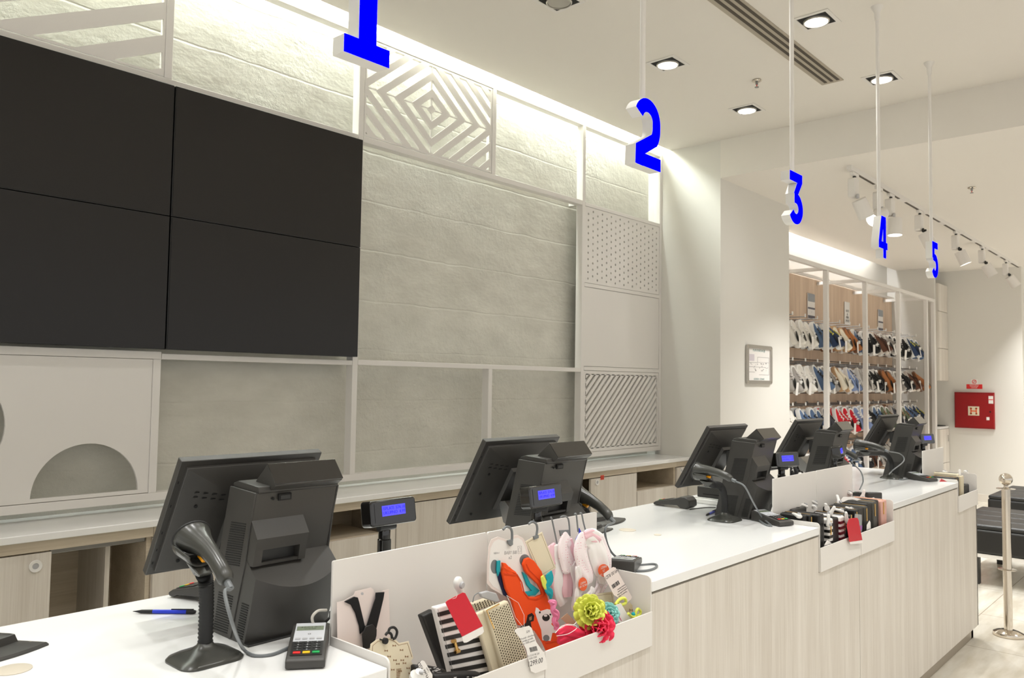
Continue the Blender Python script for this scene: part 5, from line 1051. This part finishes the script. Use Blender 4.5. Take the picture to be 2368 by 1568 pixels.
socks('baby_sock_pack', 'dotted pink baby sock pack with the wide grey hanger', 1.325, [([(1690, 250), (1655, 300), (1680, 420), (1690, 480)], [80, 70, 84, 60], .010, M['dotc'], .006), ([(1700, 260), (1712, 380), (1700, 500), (1690, 650)], [50, 66, 80, 70], .009, M['pinkc'], .002), ([(1710, 420), (1745, 540), (1735, 640), (1715, 745)], [56, 66, 52, 34], .010, M['whitec'], .010)], [(1635, 108), (1660, 97), (1688, 112), (1698, 160), (1702, 235)], [(1632, 196), (1700, 192), (1706, 232), (1640, 236)])
socks('baby_sock_pack', 'dotted pink and white baby sock pack with the big round orange sticker, rightmost', 1.30, [([(1800, 235), (1768, 300), (1775, 400), (1808, 500), (1812, 560)], [70, 84, 76, 80, 70], .011, M['dotc'], .008), ([(1850, 240), (1905, 300), (1945, 400), (1950, 500), (1915, 590), (1880, 630)], [80, 96, 92, 84, 60, 30], .010, M['dotc'], .0), ([(1790, 420), (1800, 480), (1790, 560)], [40, 60, 50], .009, M['pinkc'], .002),
    ([(1790, 228), (1850, 262), (1880, 360), (1915, 480), (1905, 560)], [60, 90, 112, 96, 50], .014, M['whitec'], .010), ([(1850, 590), (1830, 625), (1800, 640)], [40, 30, 12], .008, M['whitec'], .010), ([(1780, 232), (1830, 228), (1885, 262)], [44, 54, 40], .012, M['pinkc'], .012)],
    [(1733, 86), (1745, 84), (1752, 140), (1758, 205)], None, (1888, 460, 38, ''))
pl = Pl(1.31); t = item('baby_sock_pack', 'partly hidden white baby sock pack with a small orange sticker', 'baby socks', *Z1(1735, 520), pl, group='hanging packs of pink baby socks'); soft(t, 'sock', pl, [(1730, 430), (1738, 500), (1740, 580), (1725, 640), (1715, 740)], [40, 50, 50, 40, 26], .009, M['whitec'], off=.018)
s_ = pl.poly(MB(), Z([(1742+30*cos(j*pi/14), 552+46*sin(j*pi/14)) for j in range(28)]), .0275, .0282).build('round_sticker', M['sticker'], t, t.location); txt(pl, t, s_, 'PACK OF\nPAKET', .008, M['card'], Z1(1742, 552), Z1(1722, 560), .0285)
MB().tube(tubep(pl, [(1768, 80), (1782, 80), (1795, 140), (1812, 205)], .004), .0022, 8).build('hanger_hook', M['grey'], t, t.location)
for k, (pts, lb) in enumerate((([(1703, 250), (1718, 220), (1722, 330), (1706, 378)], 'blue header strip between the dotted sock packs'), ([(1660, 440), (1640, 330), (1652, 300), (1722, 250), (1700, 460), (1688, 480)][:0] or [(1726, 172), (1740, 200), (1742, 250), (1722, 240)], 'small blue header strip above the rightmost sock pack'))):
    q = Pl(1.318); t = item('header_strip', lb, 'label', *Z1(*pts[0]), q); sh(q, t, 'strip', Z(pts), .022, .024, M['blue'])
# ---- 849.00 tag, header card, flower clips, ribbons at the right end
pl = Pl(1.24, k=.15); t = item('price_tag', 'pinkish price tag with upside-down 849.00 RSD and barcode', 'price tag', *Z1(2005, 450), pl)
c = sh(pl, t, 'tag', Z([(1940, 505), (1945, 490), (2005, 448), (2022, 452), (2135, 655), (2130, 668), (2100, 692), (2010, 640)]), 0, .0008, M['pink_card'], bevel=.0002)
txt(pl, t, c, '849.00 RSD', .0135, M['ink'], Z1(1998, 492), Z1(1968, 512), .001); txt(pl, t, c, 'Uvoznik za Srbiju\nzemlja porekla Kina\nsirovinski sastav\npamuk poliester', .0062, M['ink'], Z1(2066, 610), Z1(2036, 630), .001)
mb = MB(); rn = random.Random(4)
for k in range(15): f = k/14; x, y = 1992+44*f, 573-32*f; w_ = rn.choice((1.1, 2.2)); pl.poly(mb, Z([(x, y), (x+w_, y-.7*w_), (x+12+w_, y+24-.7*w_), (x+12, y+24)]), .0009, .0013)
mb.build('barcode', M['ink'], c, t.location, smooth=False)
pl = Pl(1.27, k=.1); t = item('hair_clip_card', 'cream card with border standing behind the chiffon flowers', 'card', *Z1(1880, 640), pl)
c = sh(pl, t, 'card', Z([(1748, 652), (1995, 616), (2006, 622), (2028, 780), (1760, 800)]), 0, .0012, M['cream']); strokes(pl, t, c, 'border_line', [[(1765, 740), (1762, 664), (1992, 630), (2012, 740)]], .0004, M['brownp'], .0014); txt(pl, t, c, 'w o w', .012, M['redk'], Z1(1800, 690), Z1(1850, 684), .0014)
def flower(label, cx_, cy_, r_, y, m_, sq=1.0, seed=1):
    pl = Pl(y); c0 = pl.p(*Z1(cx_, cy_)); t = thing('chiffon_flower', label, 'hair clip', c0, group='chiffon flower hair clips'); rn = random.Random(seed); R0 = (pl.p(*Z1(cx_+r_, cy_))-c0).length*.78
    mb = MB(); view = V(-.6, -.7, .35).normalized(); e1_ = view.orthogonal().normalized(); e2_ = view.cross(e1_)
    for ring, (n, el, rr, ln) in enumerate(((11, .15, .62, .5), (10, .55, .5, .46), (8, .95, .34, .4), (5, 1.3, .16, .34))):
        for k in range(n):
            a = 2*pi*(k+rn.uniform(-.25, .25))/n; d = (e1_*cos(a)+e2_*sin(a)*sq); rad = (d*cos(el)+view*sin(el)).normalized(); tn_ = (-e1_*sin(a)+e2_*cos(a)*sq).normalized()
            base = c0+d*R0*rr*.35+view*R0*.18*ring; L_ = R0*ln*1.5; w2 = R0*.30; up_ = rad.cross(tn_).normalized(); rows = []
            for f, w_ in ((0, .35), (.35, .9), (.7, 1.05), (.92, .7), (1, .2)):
                cpt = base+rad*L_*f+view*R0*.14*f*f; rows.append([cpt+tn_*w2*w_*s+up_*(.06*R0*(1-s*s)+.03*R0*sin(9*f+6*s+k)) for s in (-1, -.5, 0, .5, 1)])
            mb.loft(rows, cap=False, closed=False)
    ob = mb.build('petals', m_, t, t.location, angle=80); s = ob.modifiers.new('s', 'SOLIDIFY'); s.thickness = .0005
    MB().lathe([(.0005, .0), (R0*.12, .0), (R0*.1, R0*.06), (.0005, R0*.08)], 12, c0+view*R0*.75).build('centre', m_, t, t.location)
flower('mint green chiffon flower clip behind the yellow one', 1968, 775, 62, 1.235, M['mint'], seed=2)
flower('coral pink chiffon flower clip at the bottom of the bunch', 1890, 868, 100, 1.215, M['coral'], .8, 3)
flower('yellow chiffon flower clip on top of the bunch', 1842, 758, 92, 1.225, M['yellowc'], seed=4)
pl = Pl(1.222, k=.05); t = item('hair_clip_card', 'white card with pink print at the right end behind the tray lip', 'card', *Z1(2060, 720), pl); c = sh(pl, t, 'card', Z([(2022, 708), (2058, 696), (2125, 810), (2040, 880), (2015, 840)]), 0, .0012, M['card']); strokes(pl, t, c, 'pink_line', [[(2028, 800), (2052, 840)], [(2036, 770), (2060, 815)]], .0012, M['hot'], .0014)
pl = Pl(1.245, k=.05); t = item('hair_clip_card', 'tan card with brown bow print at the right end', 'card', *Z1(2110, 700), pl); c = sh(pl, t, 'card', Z([(2070, 720), (2118, 690), (2172, 748), (2130, 800)]), 0, .0012, mat('tan_card', (206, 190, 158), .6)); mb = MB()
for k in (-1, 1): pl.poly(mb, Z([(2128, 742), (2128+k*14, 732), (2128+k*14, 754)]), .0013, .0018)
mb.build('bow_print', M['brownp'], c, t.location)
t = item('ribbon_bow', 'yellow ribbon loop above the tan card', 'ribbon', *Z1(2060, 680), Pl(1.235)); MB().tube(tubep(Pl(1.235), [(2022, 705), (2050, 670), (2085, 662), (2094, 690), (2070, 705), (2040, 700)], 0), .004, 8).build('ribbon', M['yellowc'], t, t.location)
t = item('ribbon_bow', 'yellow ribbon loop at the far right corner of the tray', 'ribbon', *Z1(2170, 760), Pl(1.21)); MB().tube(tubep(Pl(1.21), [(2110, 765), (2140, 790), (2180, 780), (2195, 755), (2178, 735), (2165, 750), (2160, 790)], 0), .0038, 8).build('ribbon', M['yellowc'], t, t.location)
t = item('pompom', 'small teal pompom inside the yellow ribbon loop', 'pompom', *Z1(2145, 772), Pl(1.215)); MB().lathe([(.0005 if j in (0, 8) else .006*sin(pi*j/8), -.006*cos(pi*j/8)) for j in range(9)], 12, t.location).build('ball', M['teal'], t, t.location)
pl = Pl(1.23); t = item('hair_clip_card', 'small brown kraft card lying left of the flowers', 'card', *Z1(1690, 790), pl); sh(pl, t, 'card', Z([(1648, 800), (1690, 764), (1752, 826), (1716, 860)]), 0, .001, mat('kraft_card', (170, 136, 110), .7))
pl = Pl(1.215); t = item('ribbon_bow', 'hot pink ribbon heap at the bottom between bib and flowers', 'ribbon', *Z1(1720, 920), pl)
for k, (pa, w_) in enumerate((([(1625, 900), (1690, 880), (1760, 905), (1830, 925)], [30, 50, 44, 30]), ([(1640, 950), (1710, 930), (1790, 940)], [40, 60, 40]))): soft(t, 'ribbon', pl, pa, w_, .008, M['coral'], off=-.004*k)
for k, (pa, lb) in enumerate((([(1610, 900), (1660, 850), (1730, 845), (1755, 825)], 'upper'), ([(1620, 920), (1700, 905), (1760, 860), (1700, 840), (1640, 870)], 'lower'))):
    t = item('elastic_cord', f'{lb} thin white elastic cord among the ribbons', 'cord', *Z1(*pa[0]), Pl(1.205)); MB().tube(tubep(Pl(1.205), pa, 0), .0008, 6).build('cord', M['card'], t, t.location)

# ============================================================= SECOND TRAY: wallets standing side by side
def standing(label, x0, x1, y0, y1, z1, m_, pull=None, stripes_=None, name='wallet', k=0):
    t = thing(name, label, 'wallet', ((x0+x1)/2, (y0+y1)/2, .802)); o_ = t.location
    b = MB().prism([(x0, .802), (x1, .802), (x1+k, z1), (x0+k, z1)], y0, y1).build('body', m_, t, o_, bevel=min(.007, (x1-x0)*.3), seg=3)
    if stripes_:
        mb = MB(); n = 7
        for j in range(n): z = .812+(z1-.82)*j/n; mb.box(x0-.0006+k*.5, y0-.0008, z, x1+.0006+k*.5, y0+.02, z+(z1-.82)/n*.5)
        mb.build('contrast_stripe', stripes_, b, o_, smooth=False)
    if name == 'wallet': MB().tube([(x0+k+(x1-x0)*.5, y0+.006, z1+.0005), (x0+k+(x1-x0)*.5, y1-.006, z1+.0005)], .0012, 6).build('zip', M['gold'] if pull == 'g' else M['slot'], t, o_)
    if pull: MB().tube([(x0+k+(x1-x0)*.3, y0-.0015, z1-.008), (x0+(x1-x0)*.3+k*.7, y0-.0022, z1-.062)], .0028, 8).build('zip_pull', M['gold'], t, o_, bevel=.0005)
    return t
B = M['black']
SP = [('black wallet at the back, behind the striped and plain ones', 3.205, 3.33, 1.338, 1.362, 1.0, B, None, None, 0), ('black wallet, first from the left in the second tray', 3.085, 3.112, 1.25, 1.35, 1.0, B, None, None, 0), ('thin black zip wallet, second from the left', 3.118, 3.14, 1.24, 1.35, 1.0, B, 'g', None, 0), ('rounded black zip purse behind the striped one', 3.146, 3.196, 1.215, 1.35, 1.0, B, None, None, 0),
      ('black and white striped wallet with gold clasp in the second tray', 3.206, 3.25, 1.20, 1.335, .978, M['card'], 'g', B, 0), ('plain tall black pouch beside the striped wallet', 3.262, 3.33, 1.205, 1.34, .974, B, None, None, -.008), ('burgundy and white striped wallet behind the red tag', 3.338, 3.39, 1.205, 1.33, .972, M['card'], None, mat('burgundy', (110, 16, 34), .5), 0),
      ('black wallet behind the hanging crimson tag', 3.40, 3.44, 1.215, 1.34, .972, B, 'g', None, 0), ('black wallet with a clear film sleeve', 3.448, 3.485, 1.205, 1.34, .965, B, None, None, 0), ('black wallet with rose gold edge', 3.515, 3.55, 1.205, 1.345, .98, B, 'g', None, 0),
      ('wide black leather wallet in the middle of the right half', 3.558, 3.63, 1.21, 1.345, .978, B, None, None, 0), ('grey glitter wallet with a long gold pull, left of two', 3.638, 3.67, 1.205, 1.345, .982, M['olive'], 'g', None, 0), ('black wallet between the two glitter wallets', 3.678, 3.735, 1.21, 1.345, .988, B, None, None, 0),
      ('grey glitter wallet with a long gold pull, right of two', 3.742, 3.79, 1.205, 1.345, .99, M['olive'], 'g', None, 0), ('black wallet left of the pink one', 3.797, 3.845, 1.215, 1.345, .99, B, None, None, 0), ('dusty pink perforated wallet at the right end of the second tray', 3.853, 3.925, 1.205, 1.345, .985, M['rose'], 'g', None, 0)]
for lb, x0, x1, y0, y1, z1, m_, pu, st, k in SP: standing(lb, x0, x1, y0, y1, z1, m_, pu, st, k=k)
o2, s2 = (1840, 1120), 9.108
def tg(x, y, yy, d, lb, L_=.05): p = at(*Z1(x, y, o2, s2), y=yy); p = p if p.z < .998 else at(*Z1(x, y, o2, s2), z=.998); security_tag(p, d, (0, -.3, 1), lb, M['white'], L_)
for a in ((20, 650, 1.20, (.5, .8, .1), 'white round-ended tag at the far left of the second tray'), (150, 440, 1.30, (-.8, .3, .25), 'white tag lying on the first black wallet'), (370, 380, 1.33, (-.8, .1, .3), 'white tag farthest back near the tray wall seam'), (385, 480, 1.27, (-.8, -.2, .3), 'white tag in front of the seam tag'),
          (650, 480, 1.27, (-.6, -.1, .5), 'white tag above the striped wallet'), (760, 570, 1.24, (.2, -.4, .8), 'white tag ring beside the striped wallet'), (690, 760, 1.197, (.05, .0, 1), 'long upright white tag on the striped wallet'), (910, 550, 1.25, (-.7, .3, .2), 'white tag between pouch and burgundy wallet'), (1070, 700, 1.195, (-.2, 0, .8), 'white drop-shaped tag touching the crimson tag'),
          (1130, 520, 1.24, (-.8, .2, .3), 'white tag above the crimson tag'), (900, 330, 1.33, (.3, .3, .6), 'white tag standing against the tray wall'), (1150, 190, 1.34, (.9, .1, -.15), 'long white tag lying high at the back of the pile'), (1420, 220, 1.31, (.1, -.2, .9), 'white square-shouldered tag high on the pile'), (1560, 230, 1.30, (.8, .1, -.2), 'white tag nearest the card terminal')): tg(*a)
def chip(pts, y, m_, label, name='price_tag', k=0, extra=None):
    pl = Pl(y, k, x0=3.5); q = Z(pts, o2, s2); t = item(name, label, 'tag', *q[0], pl); c = sh(pl, t, 'tag', q, 0, .001, m_, bevel=.0003); return pl, t, c
pl, t, c = chip([(1075, 900), (1070, 870), (1118, 730), (1160, 712), (1290, 705), (1320, 740), (1400, 1175), (1130, 1215)], 1.172, M['red'], 'crimson swing tag hanging over the lip of the second tray', 'swing_tag')
sh(pl, t, 'white_band', Z([(1130, 1217), (1401, 1178), (1412, 1215), (1400, 1238), (1160, 1262), (1140, 1250)], o2, s2), 0, .001, M['card'], c)
MB().tube([pl.p(*Z1(1160, 720, o2, s2), .002), pl.p(*Z1(1163, 640, o2, s2), .002)], .002, 8).build('gold_pull', M['gold'], c, t.location)
chip([(605, 1290), (620, 1240), (665, 1175), (760, 1245)], 1.19, M['card'], 'white folded tag corner at the lip below the striped wallet'); chip([(1490, 960), (1495, 860), (1550, 765), (1572, 800), (1578, 935)], 1.195, M['card'], 'white tag standing before the wide black wallet')
chip([(950, 330), (1000, 268), (1180, 265), (1330, 300), (1430, 350), (1400, 375), (1200, 320), (1100, 330), (985, 380)], 1.25, M['card'], 'long white paper tag curling across the black wallets', k=.3); chip([(1420, 395), (1450, 330), (1520, 305), (1700, 262), (1640, 350), (1560, 375)], 1.25, M['card'], 'white paper tag right of the curled one', k=.3)
pl, t, c = chip([(1238, 720), (1250, 620), (1390, 640), (1390, 1000), (1300, 1000)], 1.193, M['clear'], 'clear hanging pouch with colourful print in the second tray', 'clear_pouch'); pl.poly(MB(), Z([(1340, 880), (1395, 860), (1392, 960), (1350, 965)], o2, s2), .001, .0015).build('colour_print', mat('confetti_print', (150, 90, 160), .5), c, t.location)
# ---- third tray
for lb, x0, x1, y0, y1, z1, m_ in (('black wallet in the farthest tray', 5.16, 5.25, 1.21, 1.34, .985, B), ('beige wallet standing in the farthest tray', 5.30, 5.36, 1.21, 1.33, .985, M['beige']), ('black wallet low at the right end of the farthest tray', 5.40, 5.53, 1.22, 1.34, .92, B), ('cream wallet lying back in the farthest tray', 5.26, 5.295, 1.22, 1.35, 1.0, M['cream'])): standing(lb, x0, x1, y0, y1, z1, m_, 'g' if 'black wallet in' in lb else None)
for px_, py_, yy, d, lb in ((2186, 1092, 1.30, (1, 0, -.1), 'white tag lying leftmost in the farthest tray'), (2236, 1094, 1.25, (1, -.1, -.35), 'white tag sticking up highest in the farthest tray'), (2219, 1100, 1.24, (.2, 0, 1), 'white tag upright beside the beige wallet')): security_tag(at(px_, py_, y=yy), d, (0, -.3, 1), lb, L_=.075)
pl = Pl(1.20, x0=5); t = item('swing_tag', 'small crimson tag lying at the farthest card terminal', 'tag', 2176, 1110, pl); sh(pl, t, 'tag', [(2172, 1114), (2176, 1107), (2190, 1114)], .0, .002, M['red'])
